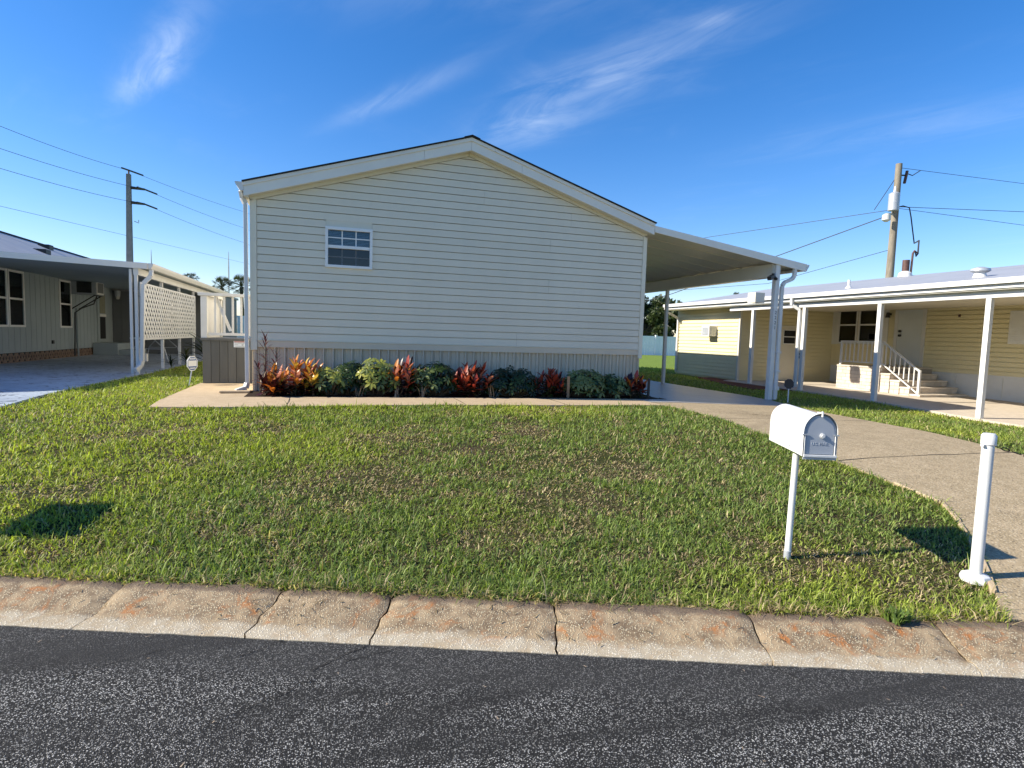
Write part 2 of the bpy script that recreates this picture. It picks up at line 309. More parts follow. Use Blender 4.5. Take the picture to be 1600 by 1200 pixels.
A = dict(
    asphalt=m_asphalt(), kerb=m_kerb(), drive=m_aggregate('driveway_aggregate', (.40, .31, .19), (.31, .24, .14), (.54, .45, .30), 60, .8, .5),
    walk=m_aggregate('walk_concrete', (.50, .385, .245), (.43, .325, .20), (.58, .47, .32), 90, .35, .3, .3), slab=m_aggregate('carport_slab', (.36, .34, .31), (.27, .26, .25), (.44, .42, .38), 40, .2, .45, .15, .42),
    lslab=m_paintslab(), patio=m_aggregate('patio_concrete', (.60, .52, .42), (.52, .45, .36), (.64, .58, .47), 60, .2, .2, .15), soil=m_soil(), grass=m_grass(),
    bedsoil=mat('bed_soil', (.055, .038, .026), (.02, .014, .01), 30, .95, .8, 60, .1), mulch=mat('red_mulch', (.19, .075, .05), (.09, .035, .025), 25, .95, .9, 50, .1),
    siding=mat('vinyl_siding', (.80, .725, .575), (.76, .69, .545), 1.3, .5, .10, 14, .35, rand=.015, grime=.14, stretch=(1.6, 1, .35)),
    trim=mat('almond_trim', (.84, .765, .60), (.80, .725, .57), 2, .45, 0, 60, .4), skirt=mat('ribbed_skirting', (.72, .60, .445), (.65, .545, .405), 1.6, .5, .05, 60, .35, rand=.03, grime=.12),
    white=mat('white_metal', (.74, .73, .70), (.68, .67, .63), 2.5, .42, .03, 40, .4, grime=.16), whiteplastic=mat('white_plastic', (.70, .70, .68), (.64, .635, .60), 5, .42, .05, 80, .4, grime=.16),
    fascia=mat('grey_white_fascia', (.88, .83, .73), (.82, .77, .68), 1.5, .45, .03, 60, .4, grime=.10), soffit=mat('soffit_metal', (.76, .73, .64), (.70, .67, .59), 1.1, .34, 0, 60, .5, grime=.08),
    shingle=mat('dark_shingle', (.055, .05, .048), (.03, .028, .028), 14, .95, .7, 90, .15), roofgrey=mat('grey_roof', (.42, .42, .42), (.35, .35, .36), 1.5, .6, .1, 40), roofwhite=mat('white_roof_coating', (.36, .37, .39), (.32, .33, .35), 1.2, .5, .05, 20, grime=.10),
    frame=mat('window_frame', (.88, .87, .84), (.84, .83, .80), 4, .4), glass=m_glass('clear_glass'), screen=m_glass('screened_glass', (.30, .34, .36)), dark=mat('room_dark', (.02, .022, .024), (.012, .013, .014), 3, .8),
    blind=mat('blind_slat', (.36, .46, .52), (.30, .39, .45), 5, .6), curtain=mat('pale_curtain', (.30, .30, .22), (.25, .25, .18), 6, .8),
    yel=mat('yellow_siding', (.80, .71, .44), (.76, .67, .41), 1.5, .5, .04, 80, .3), tan=mat('tan_door', (.72, .68, .56), (.68, .64, .52), 2, .5), paledoor=mat('pale_blue_door', (.66, .69, .68), (.62, .65, .64), 2, .45),
    whitewall=mat('white_skirting', (.76, .75, .70), (.70, .69, .64), 2, .6, .1, 50), block=mat('white_block', (.68, .60, .50), (.60, .52, .43), 7, .8, .4, 70, .2, rand=.10), mortar=mat('mortar', (.42, .36, .30), (.36, .31, .26), 9, .9),
    lwall=mat('grey_panel_wall', (.37, .43, .45), (.335, .39, .41), 1.3, .6, .05, 30, grime=.06), lwall2=mat('slate_shed_wall', (.17, .18, .185), (.15, .16, .165), 1.3, .65, .05, 30),
    plank=mat('charcoal_plank', (.125, .125, .115), (.105, .105, .098), 2.2, .6, .15, 60, .3, rand=.08, stretch=(3, 3, .5)), black=mat('black_metal', (.02, .02, .02), (.03, .03, .03), 6, .5), brown=mat('rust_brown', (.12, .06, .045), (.08, .04, .03), 14, .6),
    brick=mat('dim_brick', (.42, .30, .22), (.34, .23, .17), 8, .85), galv=mat('galvanised', (.48, .50, .52), (.40, .42, .44), 7, .45, 0, 60, .5, metal=.3), concpole=mat('concrete_pole', (.26, .25, .235), (.20, .19, .18), 2.5, .85, .2, 30),
    wood=mat('weathered_pole', (.30, .26, .20), (.19, .165, .125), 3, .9, .5, 40, .2, stretch=(4, 4, .6)), stake=mat('wood_stake', (.33, .22, .13), (.25, .16, .09), 9, .85), wire=mat('dark_wire', (.035, .04, .05), (.045, .05, .06), 3, .6),
    door=mat('shaded_mailbox_door', (.40, .43, .47), (.36, .39, .43), 4, .42, 0, 60, .5), blue=mat('sign_blue', (.03, .09, .28), (.04, .11, .33), 5, .4), signwhite=mat('sign_white', (.74, .78, .80), (.70, .74, .77), 8, .35), red=mat('sign_red', (.55, .32, .33), (.50, .28, .29), 8, .5),  # mailbox door: grey-blue holds the shade of the white box's front
    vinyl=mat('white_vinyl_fence', (.88, .89, .90), (.84, .85, .87), 1.5, .4), stem=mat('plant_stem', (.10, .075, .045), (.16, .13, .09), 20, .8), deadleaf=mat('dry_leaf_sheath', (.42, .33, .23), (.27, .20, .14), 25, .85),
    c_orange=leafmat('croton_orange', (.62, .16, .02), (.70, .28, .04)), c_yellow=leafmat('croton_yellow', (.72, .50, .07), (.68, .38, .05)), c_red=leafmat('croton_red', (.38, .045, .03), (.48, .10, .04)),
    c_maroon=leafmat('croton_maroon', (.030, .007, .008), (.065, .012, .010), .3, .2), c_green=leafmat('croton_green', (.03, .045, .010), (.07, .08, .014), .32, .25), c_pink=leafmat('croton_pink', (.60, .20, .12), (.66, .30, .18)),
    s_green=leafmat('schefflera_green', (.024, .048, .010), (.045, .078, .016), .34, .25, .4), s_dark=leafmat('schefflera_dark', (.010, .022, .006), (.020, .038, .010), .32, .2, .4), s_yellow=leafmat('schefflera_yellow', (.52, .50, .09), (.30, .34, .06), .35, .35),
    s_cream=leafmat('schefflera_cream', (.24, .28, .085), (.14, .18, .05), .3, .3), cordy=leafmat('cordyline_burgundy', (.10, .025, .03), (.16, .05, .05), .35, .3), palm=leafmat('palm_frond', (.045, .062, .02), (.08, .09, .03), .45, .25), tree=leafmat('tree_leaf', (.030, .050, .014), (.06, .085, .022), .45, .25),
    weed=leafmat('weed_leaf', (.10, .17, .03), (.20, .26, .05), .5, .3), litter=mat('dry_litter', (.20, .15, .07), (.11, .085, .035), 30, .9), crackfill=mat('crack_dark', (.012, .011, .010), (.02, .018, .016), 20, .95, .3), chain=mat('rusty_chain', (.12, .07, .045), (.07, .045, .03), 30, .7), bark=mat('bark', (.11, .09, .07), (.06, .05, .04), 6, .95, .6, 25),  # crackfill: plain near-black for cracks, joints and the kerb bed
    numeral=mat('black_numeral', (.015, .015, .018), (.02, .02, .022), 8, .4), lampglass=mat('lamp_glass', (.62, .62, .56), (.56, .56, .5), 8, .2),
)

# ------------------------------------------------------------------ ground, road, slabs
def grid_sheet(name, rows, zf, mt, parent=None, skirt=.12, kind='structure', smooth=True):
    nr, nc = len(rows), len(rows[0]); v = []; f = []
    for r in rows:
        for (x, y) in r: v.append((x, y, zf(x, y)))
    for i in range(nr-1):
        for j in range(nc-1): f.append((i*nc+j, i*nc+j+1, (i+1)*nc+j+1, (i+1)*nc+j))
    if skirt:
        ring = [j for j in range(nc)] + [i*nc+nc-1 for i in range(1, nr)] + [(nr-1)*nc+j for j in range(nc-2, -1, -1)] + [i*nc for i in range(nr-2, 0, -1)]
        b = len(v)
        for k in ring: v.append((v[k][0], v[k][1], v[k][2]-skirt))
        m = len(ring)
        for k in range(m): f.append((ring[k], b+k, b+(k+1) % m, ring[(k+1) % m]))
    me = bpy.data.meshes.new(name); me.from_pydata(v, [], f); bm = bmesh.new(); bm.from_mesh(me); bmesh.ops.recalc_face_normals(bm, faces=bm.faces)
    up = sum(1 for q in bm.faces if q.normal.z > .5); dn = sum(1 for q in bm.faces if q.normal.z < -.5)
    if dn > up: bmesh.ops.reverse_faces(bm, faces=bm.faces)
    bm.to_mesh(me); bm.free()
    if smooth:
        for q in me.polygons: q.use_smooth = True
        me.set_sharp_from_angle(angle=math.radians(35))
    return link(name, me, mt, parent, kind)
def poly_at(pts, t):
    pts = [Vector((*p, 0)) for p in pts]; ls = [(pts[i+1]-pts[i]).length for i in range(len(pts)-1)]; tot = sum(ls); d = t*tot
    for i, l in enumerate(ls):
        if d <= l or i == len(ls)-1: return pts[i].lerp(pts[i+1], min(1, d/l))
        d -= l
def two_edge(Lp, Rp, nr, nc):
    return [[tuple((poly_at(Lp, i/nr).lerp(poly_at(Rp, i/nr), j/nc))[:2]) for j in range(nc+1)] for i in range(nr+1)]
gn = VNoise(3)
def terrain_z(x, y):
    p = NX*x+NY*y
    if p < 3.155: return -.10
    inlawn = 1 if p < 9.0 and y < 8.6 else 0
    return G(x, y) - .025 + (gn(x, y, 1.6, 3)-.5)*.045*inlawn
ps = [-900, -200, -40, -6, 2, 3.10, 3.15, 3.17, 3.25] + list(np.arange(3.4, 12, .22)) + list(np.arange(12.2, 24, .6)) + [26, 30, 36, 45, 60, 90, 150, 300, 600, 1500]
us = [-1500, -500, -150, -60, -30] + list(np.arange(-18, -8, .8)) + list(np.arange(-8, 9, .22)) + list(np.arange(9, 22, .7)) + [25, 35, 60, 150, 500, 1500]
grid_sheet('ground', [[uv(u, p) for u in us] for p in ps], terrain_z, A['soil'], skirt=0)
road = grid_sheet('road', [[uv(u, p) for u in (-300, -40, -8, -4, -2, 0, 2, 4, 8, 40, 300)] for p in (-6.5, -3, 0, 1, 2, 2.6, 2.775)], lambda x, y: 0.0, A['asphalt'], skirt=.08)
def crack(parent, pts, w, zf, name='crack'):
    mb = MB(); n = len(pts); vs = []
    for i, (x, y) in enumerate(pts):
        a = Vector(pts[max(i-1, 0)]); b = Vector(pts[min(i+1, n-1)]); d = (b-a).normalized(); q = Vector((-d.y, d.x))*w*(.5+random.random())*.5
        vs += [(x+q.x, y+q.y, zf(x, y)), (x-q.x, y-q.y, zf(x, y))]
    mb.add(vs, [(2*i, 2*i+1, 2*i+3, 2*i+2) for i in range(n-1)]); return mb.build(name, A['crackfill'], parent)
def wiggle(a, b, n, amp):
    return [(a[0]+(b[0]-a[0])*i/n+random.uniform(-amp, amp), a[1]+(b[1]-a[1])*i/n+random.uniform(-amp, amp)) for i in range(n+1)]
for u0, p0, u1, p1, w in ((-.80, 2.76, -.98, 2.52, .006), (-.66, 2.74, -.86, 2.60, .004), (-1.62, 2.74, -2.1, 2.3, .004), (-1.22, 2.76, -1.36, 2.60, .004), (1.20, 2.76, 1.36, 2.58, .004), (-.95, 2.45, -1.25, 2.1, .003)):
    crack(road, wiggle(uv(u0, p0), uv(u1, p1), 9, .012), w, lambda x, y: .004)

# rolled kerb, cast in lengths that have drifted apart
kerb = thing('kerb', 'stained tan rolled concrete kerb between lawn and road', 'kerb', (*uv(0, 2.95), 0)); del kerb['category']; del kerb['label']; kerb['kind'] = 'structure'
prof = [(2.765, -.08), (2.768, .004), (2.80, .010), (2.855, .016), (2.895, .024), (2.93, .036), (2.965, .052), (3.00, .066), (3.035, .078), (3.075, .087), (3.12, .092), (3.165, .090), (3.19, .075), (3.195, -.1)]
kn = VNoise(21)
joints = [-18, -14.5, -11.2, -8.6, -6.4, -4.3, -3.2, -2.3, -1.4, -.77, .14, 1.19, 2.19, 3.1, 4.4, 6.2, 8.5, 12, 18]
for a, b in zip(joints[:-1], joints[1:]):
    gap = .005 if a in (-.77, .14) or b in (-.77, .14) else .002 + random.random()*.003; n = max(8, min(46, int((b-a)/.035))); v = []; f = []; dz = random.uniform(-.004, .004); sk0 = kn(a, 1., 3., 2)-.5; sk1 = kn(b, 1., 3., 2)-.5
    pan = []; crown = []
    for i in range(n+1):
        t = i/n
        for (p, z) in prof:
            ja = (kn(a*5, p, 14., 3)-.5)*.075 + sk0*.35*(p-2.98); jb = (kn(b*5, p, 14., 3)-.5)*.075 + sk1*.35*(p-2.98)
            u = a+gap+ja + (b-a-2*gap+jb-ja)*t
            e = (kn(u, p, 9., 3)-.5); chip = -.030*max(0, 1-min(t, 1-t)*n/1.6)*float(kn(u*3, p*3, 8., 2)) if z > .02 else 0
            x, y = uv(u, p + (e*.018 if p > 3.05 or p < 2.78 else 0)); v.append((x, y, z + dz*(z > .02) + e*.010*(z > .01) + chip))
            pan.append(max(0, min(1, (2.935-p)/.09))); crown.append(max(0, min(1, (p-3.03)/.07)))
    m = len(prof)
    for i in range(n):
        for k in range(m-1): f.append((i*m+k, (i+1)*m+k, (i+1)*m+k+1, i*m+k+1))
    f.append(tuple(range(m))); f.append(tuple(n*m+k for k in reversed(range(m))))
    me = bpy.data.meshes.new('kerb_segment'); me.from_pydata(v, [], f)
    for nm, arr in (('pan', pan), ('crown', crown)):
        at = me.attributes.new(nm, 'FLOAT', 'POINT'); at.data.foreach_set('value', arr)
    bm = bmesh.new(); bm.from_mesh(me); bmesh.ops.recalc_face_normals(bm, faces=bm.faces); bm.to_mesh(me); bm.free()
    for q in me.polygons: q.use_smooth = len(q.vertices) == 4
    me.set_sharp_from_angle(angle=math.radians(50)); link('kerb_segment', me, A['kerb'], kerb)
box('kerb_base', A['crackfill'], kerb, 0, 0, 0, 0, 0, 0) if False else None
mbk = MB(); q0, q1, q2, q3 = uv(-18, 2.78), uv(18, 2.78), uv(18, 3.18), uv(-18, 3.18)
mbk.add([(*q0, -.02), (*q1, -.02), (*q2, .03), (*q3, .03)], [(0, 1, 2, 3)]).build('kerb_bed', A['crackfill'], kerb)

DL = [(3.52, 2.12), (4.01, 2.53), (4.71, 3.22), (4.97, 3.55), (5.04, 4.2), (5.17, 5.85), (5.27, 7.2), (5.34, 8.3), (5.34, 8.93)]
DR = [(8.3, .42), (7.74, 3.2), (7.76, 4.63), (7.9, 5.6), (8.22, 7.86), (8.40, 8.93)]
driveway = grid_sheet('driveway', two_edge(DL, DR, 40, 16), lambda x, y: G(x, y)+.006, A['drive'])
for yj in (4.75, 6.95):
    crack(driveway, [(float(np.interp(yj, [3.55, 8.3], [5.0, 5.34]))+.02+2.75*i/10, yj+.01*(i % 3)) for i in range(11)], .014, lambda x, y: G(x, y)+.0085, 'control_joint')
SLl = [(5.34, 8.945), (5.36, 9.55), (5.92, 9.62), (5.92, 18)]; SLr = [(8.41, 8.945), (8.72, 9.7), (9.12, 11), (9.2, 18)]
slab = grid_sheet('carport_slab', [[((5.34 if y < 9.55 else 5.92)+(np.interp(y, [8.945, 9.7, 11, 18], [8.41, 8.78, 9.12, 9.2])-(5.34 if y < 9.55 else 5.92))*j/10, y) for j in range(11)] for y in (8.945, 9.2, 9.54, 9.56, 10, 11, 12, 13, 14.5, 16, 18)], lambda x, y: G(x, y)+.010, A['slab'])
walk = grid_sheet('walkway', [[(x, y0 + (y1-y0)*j/4) for x, y0, y1 in ((-2.27, 8.78, 9.38), (-1.8, 8.66, 9.40), (-1.1, 8.52, 9.41), (-.2, 8.46, 9.42), (.6, 8.45, 9.43), (1.5, 8.44, 9.45), (1.95, 8.44, 9.47), (3, 8.45, 9.45), (4, 8.46, 9.46), (4.8, 8.47, 9.48), (5.335, 8.47, 9.5))] for j in range(5)], lambda x, y: G(x, y)+.012, A['walk'])
side_walk = grid_sheet('side_walkway', [[(-2.25+(1.05)*j/4, 9.39+i*.26) for j in range(5)] for i in range(11)], lambda x, y: G(x, y)+.010, A['walk'])
for xj in (-.55, 1.96, 3.6):
    crack(walk, [(xj, 8.46), (xj+.01, 8.9), (xj, 9.40)], .012, lambda x, y: G(x, y)+.0145, 'control_joint')
bed = grid_sheet('planting_bed', [[(-1.2+7.2*j/24, y) for j in range(25)] for y in (9.42, 9.6, 9.9, 10.15, 10.36)], lambda x, y: G(x, y)+.004+float(gn(x, y, 5, 2))*.02, A['bedsoil'], skirt=.05)
ldrive = grid_sheet('neighbour_driveway', [[(-12+(xr+12)*j/8, y) for j in range(9)] for xr, y in ((-4.55, 4.6), (-4.3, 7), (-4.06, 9.1), (-3.97, 10), (-3.96, 11.6), (-3.86, 13.5), (-3.8, 15), (-3.8, 25.4))], lambda x, y: G(x, y)+.012, A['lslab'])
patio = grid_sheet('patio', [[(12.38+4.4*j/6, y) for j in range(7)] for y in (2, 4, 6, 8, 10, 12, 14, 16.2)], lambda x, y: G(max(x, 12.4), y)+.03, A['patio'])
mulch = grid_sheet('mulch_bed', [[(x0+(x1-x0)*j/3, y) for j in range(4)] for x0, x1, y in ((11.0, 12.36, 13.2), (11.3, 12.6, 14.6), (11.9, 12.9, 16.4), (12.3, 12.9, 17.6))], lambda x, y: G(x, y)+.012, A['mulch'], skirt=.05)
# pale edging stones where the lawn meets the flare of the driveway
edging = thing('edging', 'edging', 'edging', (4.9, 3.4, .2)); del edging['label']; del edging['category']; edging['kind'] = 'structure'
for i in range(9):
    t0 = .045 + i*.033; a = poly_at(DL, t0); b = poly_at(DL, t0+.029); d = (b-a).normalized(); n = Vector((-d.y, d.x, 0))*(.020+random.random()*.012)
    za = G(a.x, a.y)+.022+random.uniform(-.008, .004); zb = G(b.x, b.y)+.022+random.uniform(-.008, .004)
    mb = MB(); q = [a-n*.3, b-n*.3, b+n, a+n]; mb.add([(p.x, p.y, (za if i in (0, 3) else zb)-.06) for i, p in enumerate(q)]+[(p.x, p.y, za if i in (0, 3) else zb) for i, p in enumerate(q)],
           [(0, 3, 2, 1), (4, 5, 6, 7), (0, 1, 5, 4), (1, 2, 6, 5), (2, 3, 7, 6), (3, 0, 4, 7)]); mb.build('edging_stone', A['walk'], edging, bevel=.005)

# ------------------------------------------------------------------ lawn blades (nobody could count them)
def in_hard(x, y):
    p = NX*x+NY*y; bad = p < 3.15
    xl = np.interp(y, [2.1, 2.53, 3.22, 3.55, 4.2, 5.85, 7.2, 8.3, 9], [3.5, 4.01, 4.71, 4.97, 5.04, 5.17, 5.27, 5.34, 5.34]); xr = np.interp(y, [.4, 3.2, 4.63, 5.6, 7.86, 8.93, 9.7, 11, 18], [8.3, 7.74, 7.76, 7.9, 8.22, 8.42, 8.78, 9.14, 9.22])
    bad |= (y < 9.6) & (x > xl+.01) & (x < xr) & (x > 3.5); bad |= (y >= 9.5) & (x > -1.25) & (x < xr) & (y < 18)
    wl = np.interp(x, [-2.27, -1.8, -1.1, -.2, 6], [8.78, 8.66, 8.52, 8.46, 8.47]); bad |= (x > -2.25) & (x < 5.4) & (y > wl) & (y < 9.5)
    bad |= (x > -2.24) & (x < -1.1) & (y > 8.8) & (y < 27); bad |= (x > -1.25) & (x < 5.95) & (y > 9.4) & (y < 27)
    lx = np.interp(y, [4.6, 7, 9.1, 10, 11.6, 13.5, 15, 25.4], [-4.55, -4.3, -4.06, -3.97, -3.96, -3.86, -3.8, -3.8]); bad |= (x < lx) & (y < 25.5) & (y > 4.4); bad |= x < -8
    bad |= (x > 12.36) & (y < 20)
    mx0 = np.interp(y, [13.2, 14.6, 16.4, 17.6], [11, 11.3, 11.9, 12.3]); bad |= (y > 13.2) & (y < 17.6) & (x > mx0)
    return bad
def make_grass():
    Rmin, Rmax = 2.9, 27.; n = 980000
    r = (Rmin**.75 + rng.random(n)*(Rmax**.75-Rmin**.75))**(1/.75); th = YAW + (rng.random(n)-.5)*math.radians(106)
    x = r*np.sin(th); y = r*np.cos(th)
    ne = 16000; eu = rng.uniform(-5.5, 4.3, ne); ep = 3.155+rng.random(ne)**1.6*.14; x = np.concatenate([x, TX*eu+NX*ep]); y = np.concatenate([y, TY*eu+NY*ep]); r = np.hypot(x, y)
    nf = 9000; fx = rng.uniform(-2.25, 5.3, nf); fy = np.interp(fx, [-2.27, -1.8, -1.1, -.2, 6], [8.78, 8.66, 8.52, 8.46, 8.47])-rng.random(nf)*.09; x = np.concatenate([x, fx]); y = np.concatenate([y, fy])
    nd = 9000; dy = rng.uniform(2.3, 8.4, nd); dx = np.interp(dy, [2.1, 2.53, 3.22, 3.55, 4.2, 5.85, 7.2, 8.3, 9], [3.5, 4.01, 4.71, 4.97, 5.04, 5.17, 5.27, 5.34, 5.34])-rng.random(nd)*.09; x = np.concatenate([x, dx]); y = np.concatenate([y, dy]); r = np.hypot(x, y)
    ok = ~in_hard(x, y)
    n1, n2, n3 = VNoise(5), VNoise(9), VNoise(15)
    x, y, r = x[ok], y[ok], r[ok]
    gsel = rng.random(len(x)) < .62; ctr = rng.integers(0, max(1, len(x)//11), len(x)); order = np.argsort(r); x, y, r = x[order], y[order], r[order]
    host = np.minimum((np.arange(len(x))//11)*11, len(x)-1); jit = .018*(r/4)**.6
    near = np.hypot(x[host]-x, y[host]-y)
    p = NX*x+NY*y
    thin = n1(x, y, 1.7, 4); fine = n2(x, y, 6.5, 3)
    centre = np.exp(-(((x-1.6)/2.6)**2 + ((y-5.9)/1.9)**2))
    dry = np.clip((thin-.50)*4.6 + (fine-.5)*3.0 + centre*.50 - .33, 0, 1)
    dry *= np.where((y > 9) | (x < -2.6) | (x > 5.2), .25, 1.)*np.clip(1-(x-2.9)*.55, .35, 1)
    mbx = np.hypot((x-3.0)/.24, (y-2.95)/.18); dry = np.maximum(dry, np.clip(1.25-mbx, 0, 1))
    x = np.where(gsel & (near < .6), x[host]+rng.normal(0, 1, len(x))*jit, x); y = np.where(gsel & (near < .6), y[host]+rng.normal(0, 1, len(x))*jit, y); p = NX*x+NY*y
    keep = rng.random(len(x)) > dry*.50 + .55*(fine < .36); x, y, r, p, dry, fine, thin = [a[keep] for a in (x, y, r, p, dry, fine, thin)]
    n = len(x); edge = np.clip(1-(p-3.15)/.30, 0, 1)
    yel = np.clip((n3(x, y, .55, 3)-.45)*3.0 + np.clip((-.4-x)/2.2, 0, 1)*.85 + (y > 7.6)*.3 - .15, 0, 1)  # yellower toward the left: the backlit glow is put into the blade colour
    ln = (.030+.042*rng.random(n)**1.2)*(1-.35*dry)*(1+.45*edge)*(.75+.5*fine)*(1+.012*r); wd = (.0042+.0036*rng.random(n))*(np.maximum(r, 3.2)/3.6)**.62
    az = rng.random(n)*2*np.pi; ln = ln*np.where(rng.random(n) < .06, 1.7, 1.)*(.7+.6*rng.random(n)); lean = np.clip(rng.normal(1.0, .40, n) + dry*.35, .05, 1.45); thatch = rng.random(n) < .10+.30*dry; lean = np.where(thatch, 1.38, lean)
    dx, dy = np.cos(az), np.sin(az); side = az + np.pi/2 + rng.normal(0, .5, n); sx, sy = np.cos(side)*wd/2, np.sin(side)*wd/2
    z0 = ground(x, y) - .03 + (p < 9.)*(y < 8.6)*(gn(x, y, 1.6, 3)-.5)*.045
    h1 = ln*.55*np.cos(lean*.6); o1 = ln*.55*np.sin(lean*.6); h2 = h1 + ln*.45*np.cos(lean*1.35); o2 = o1 + ln*.45*np.sin(lean*1.35)
    V = np.empty((n, 5, 3))
    V[:, 0] = np.stack([x-sx, y-sy, z0], 1); V[:, 1] = np.stack([x+sx, y+sy, z0], 1)
    V[:, 2] = np.stack([x+dx*o1+sx*.9, y+dy*o1+sy*.9, z0+h1], 1); V[:, 3] = np.stack([x+dx*o1-sx*.9, y+dy*o1-sy*.9, z0+h1], 1); V[:, 4] = np.stack([x+dx*o2, y+dy*o2, z0+h2], 1)
    g1 = np.array([.255, .315, .070]); g2 = np.array([.35, .40, .060]); g3 = np.array([.150, .220, .060]); st = np.array([.58, .48, .27]); br = np.array([.28, .20, .11])
    k = rng.random(n)[:, None]; col = g1*(1-k) + g3*k; col = col*(1-yel[:, None]*.85) + g2*yel[:, None]*.85
    isdry = (thatch & (rng.random(n) < .75)) | (rng.random(n) < dry*.60 + .05 + .40*(p < 3.21)); k2 = rng.random(n)[:, None]; col = np.where(isdry[:, None], st*k2+br*(1-k2), col)
    col *= (.50+1.05*rng.random(n))[:, None]
    colv = np.repeat(col[:, None, :], 5, 1)
    colv = np.concatenate([colv, np.ones((n, 5, 1))], 2)
    idx = (np.arange(n)*5)[:, None]; T = np.concatenate([idx+[0, 1, 2], idx+[0, 2, 3], idx+[3, 2, 4]], 1).reshape(-1)
    me = bpy.data.meshes.new('lawn_grass'); me.vertices.add(n*5); me.vertices.foreach_set('co', V.reshape(-1)); m = n*3
    me.loops.add(m*3); me.loops.foreach_set('vertex_index', T.astype(np.int32)); me.polygons.add(m); me.polygons.foreach_set('loop_start', (np.arange(m)*3).astype(np.int32)); me.polygons.foreach_set('loop_total', np.full(m, 3, np.int32))
    at = me.color_attributes.new('tint', 'FLOAT_COLOR', 'POINT'); at.data.foreach_set('color', colv.reshape(-1)); me.update(); me.validate()
    print('blades', n)
    o = link('lawn_grass', me, A['grass'], None, 'stuff'); tag(o, 'short patchy green lawn grass with straw-coloured bare spots', 'grass'); return o
make_grass()

# ------------------------------------------------------------------ main house
HX0, HX1, YW = -1.20, 5.91, 10.30
RX, RZ, EZL, EZR, EXL, EXR = 2.33, 4.94, 3.82, 3.80, -1.27, 5.96
def rz(x): return RZ-(RX-x)*(RZ-EZL)/(RX-EXL) if x < RX else RZ-(x-RX)*(RZ-EZR)/(EXR-RX)
house = thing('mobile_home', 'almond sided mobile home with low gable facing the street and one small window', 'house', (2.35, 10.3, .5))
MB().box(HX0+.02, HX1-.02, YW+.05, 26, .45, 3.55).build('wall', A['siding'], house)
gb = MB(); gb.prism([(HX0+.02, 3.55), (HX1-.02, 3.55), (HX1-.02, rz(HX1)-.24), (RX, RZ-.27), (HX0+.02, rz(HX0)-.24)], lambda p: (p[0], YW+.05, p[1]), lambda p: (p[0], YW+.2, p[1])); gb.build('gable_wall', A['siding'], house)
WX0, WX1, WZ0, WZ1 = -.06, .70, 2.61, 3.275
def clip(poly, a, b, c):              # keep a*x+b*z<=c
    out = []
    for i in range(len(poly)):
        P, Q = poly[i], poly[(i+1) % len(poly)]; fp = a*P[0]+b*P[1]-c; fq = a*Q[0]+b*Q[1]-c
        if fp <= 0: out.append(P)
        if (fp < 0 < fq) or (fq < 0 < fp): t = fp/(fp-fq); out.append((P[0]+(Q[0]-P[0])*t, P[1]+(Q[1]-P[1])*t))
    return out
SB, EXPO = 1.385, .1245; k = 0
sl = (RZ-EZL)/(RX-EXL); sr = (RZ-EZR)/(EXR-RX)
seams = {}
for kk in range(0, 30, 2):
    seams[kk] = seams[kk+1] = [s for s in (random.choice([1.2, 1.9, 2.6, 3.3]), random.choice([4.3, 4.9, 3.9])) if random.random() < .22]
seams[20] = seams[21] = [2.62]
while True:
    z0 = SB+k*EXPO; z1 = z0+EXPO
    if z0 > RZ-.29: break
    cuts = sorted([HX0+.10, HX1-.085] + seams.get(k, [])); spans = list(zip(cuts[:-1], cuts[1:]))
    if z1 > WZ0+.02 and z0 < WZ1-.02:
        ns = []
        for a, b in spans:
            if a < WX0 and b > WX1: ns += [(a, WX0+.01), (WX1-.01, b)]
            elif a < WX0: ns.append((a, min(b, WX0+.01)))
            elif b > WX1: ns.append((max(a, WX1-.01), b))
        spans = ns
        if z1 > WZ1: extra = (WZ1-.01, z1)
        elif z0 < WZ0: extra = (z0, WZ0+.01)
        else: extra = None
        if extra: MB().prism([(WX0+.0115, extra[0]), (WX1-.0115, extra[0]), (WX1-.0115, extra[1]), (WX0+.0115, extra[1])], lambda p: (p[0], YW-.014, p[1]), lambda p: (p[0], YW+.04, p[1])).build('siding_board', A['siding'], house)
    for a, b in spans:
        pg = [(a+.0015, z0), (b-.0015, z0), (b-.0015, z1), (a+.0015, z1)]
        pg = clip(pg, -sl, 1, RZ-.275-sl*RX); pg = clip(pg, sr, 1, RZ-.275+sr*RX)
        if len(pg) < 3: continue
        fr = lambda p, z0=z0: (p[0], YW-.018+.006*(p[1]-z0)/EXPO, p[1]); zg = z0+EXPO-.0105
        lo = clip(pg, 0, 1, zg); hi = clip(pg, 0, -1, -zg); mbd = MB()
        if len(lo) > 2: mbd.prism(lo, fr, lambda p: (p[0], YW+.045, p[1]))
        if len(hi) > 2: mbd.prism(hi, lambda p: (p[0], YW+.026, p[1]), lambda p: (p[0], YW+.045, p[1]))
        mbd.build('siding_board', A['siding'], house)
    k += 1
MB().box(HX0, HX0+.098, YW-.030, YW+.07, 1.215, 3.60).build('corner_trim', A['trim'], house, bevel=.006)
MB().box(HX1-.083, HX1, YW-.030, YW+.07, 1.20, 3.585).build('corner_trim', A['trim'], house, bevel=.006)
MB().box(HX0+.10, HX1-.085, YW-.016, YW+.045, 1.262, 1.370).build('starter_band', A['skirt'], house, bevel=.004)
MB().box(HX0+.1, HX1-.085, YW-.026, YW+.04, 1.371, 1.383).build('drip_strip', A['trim'], house)
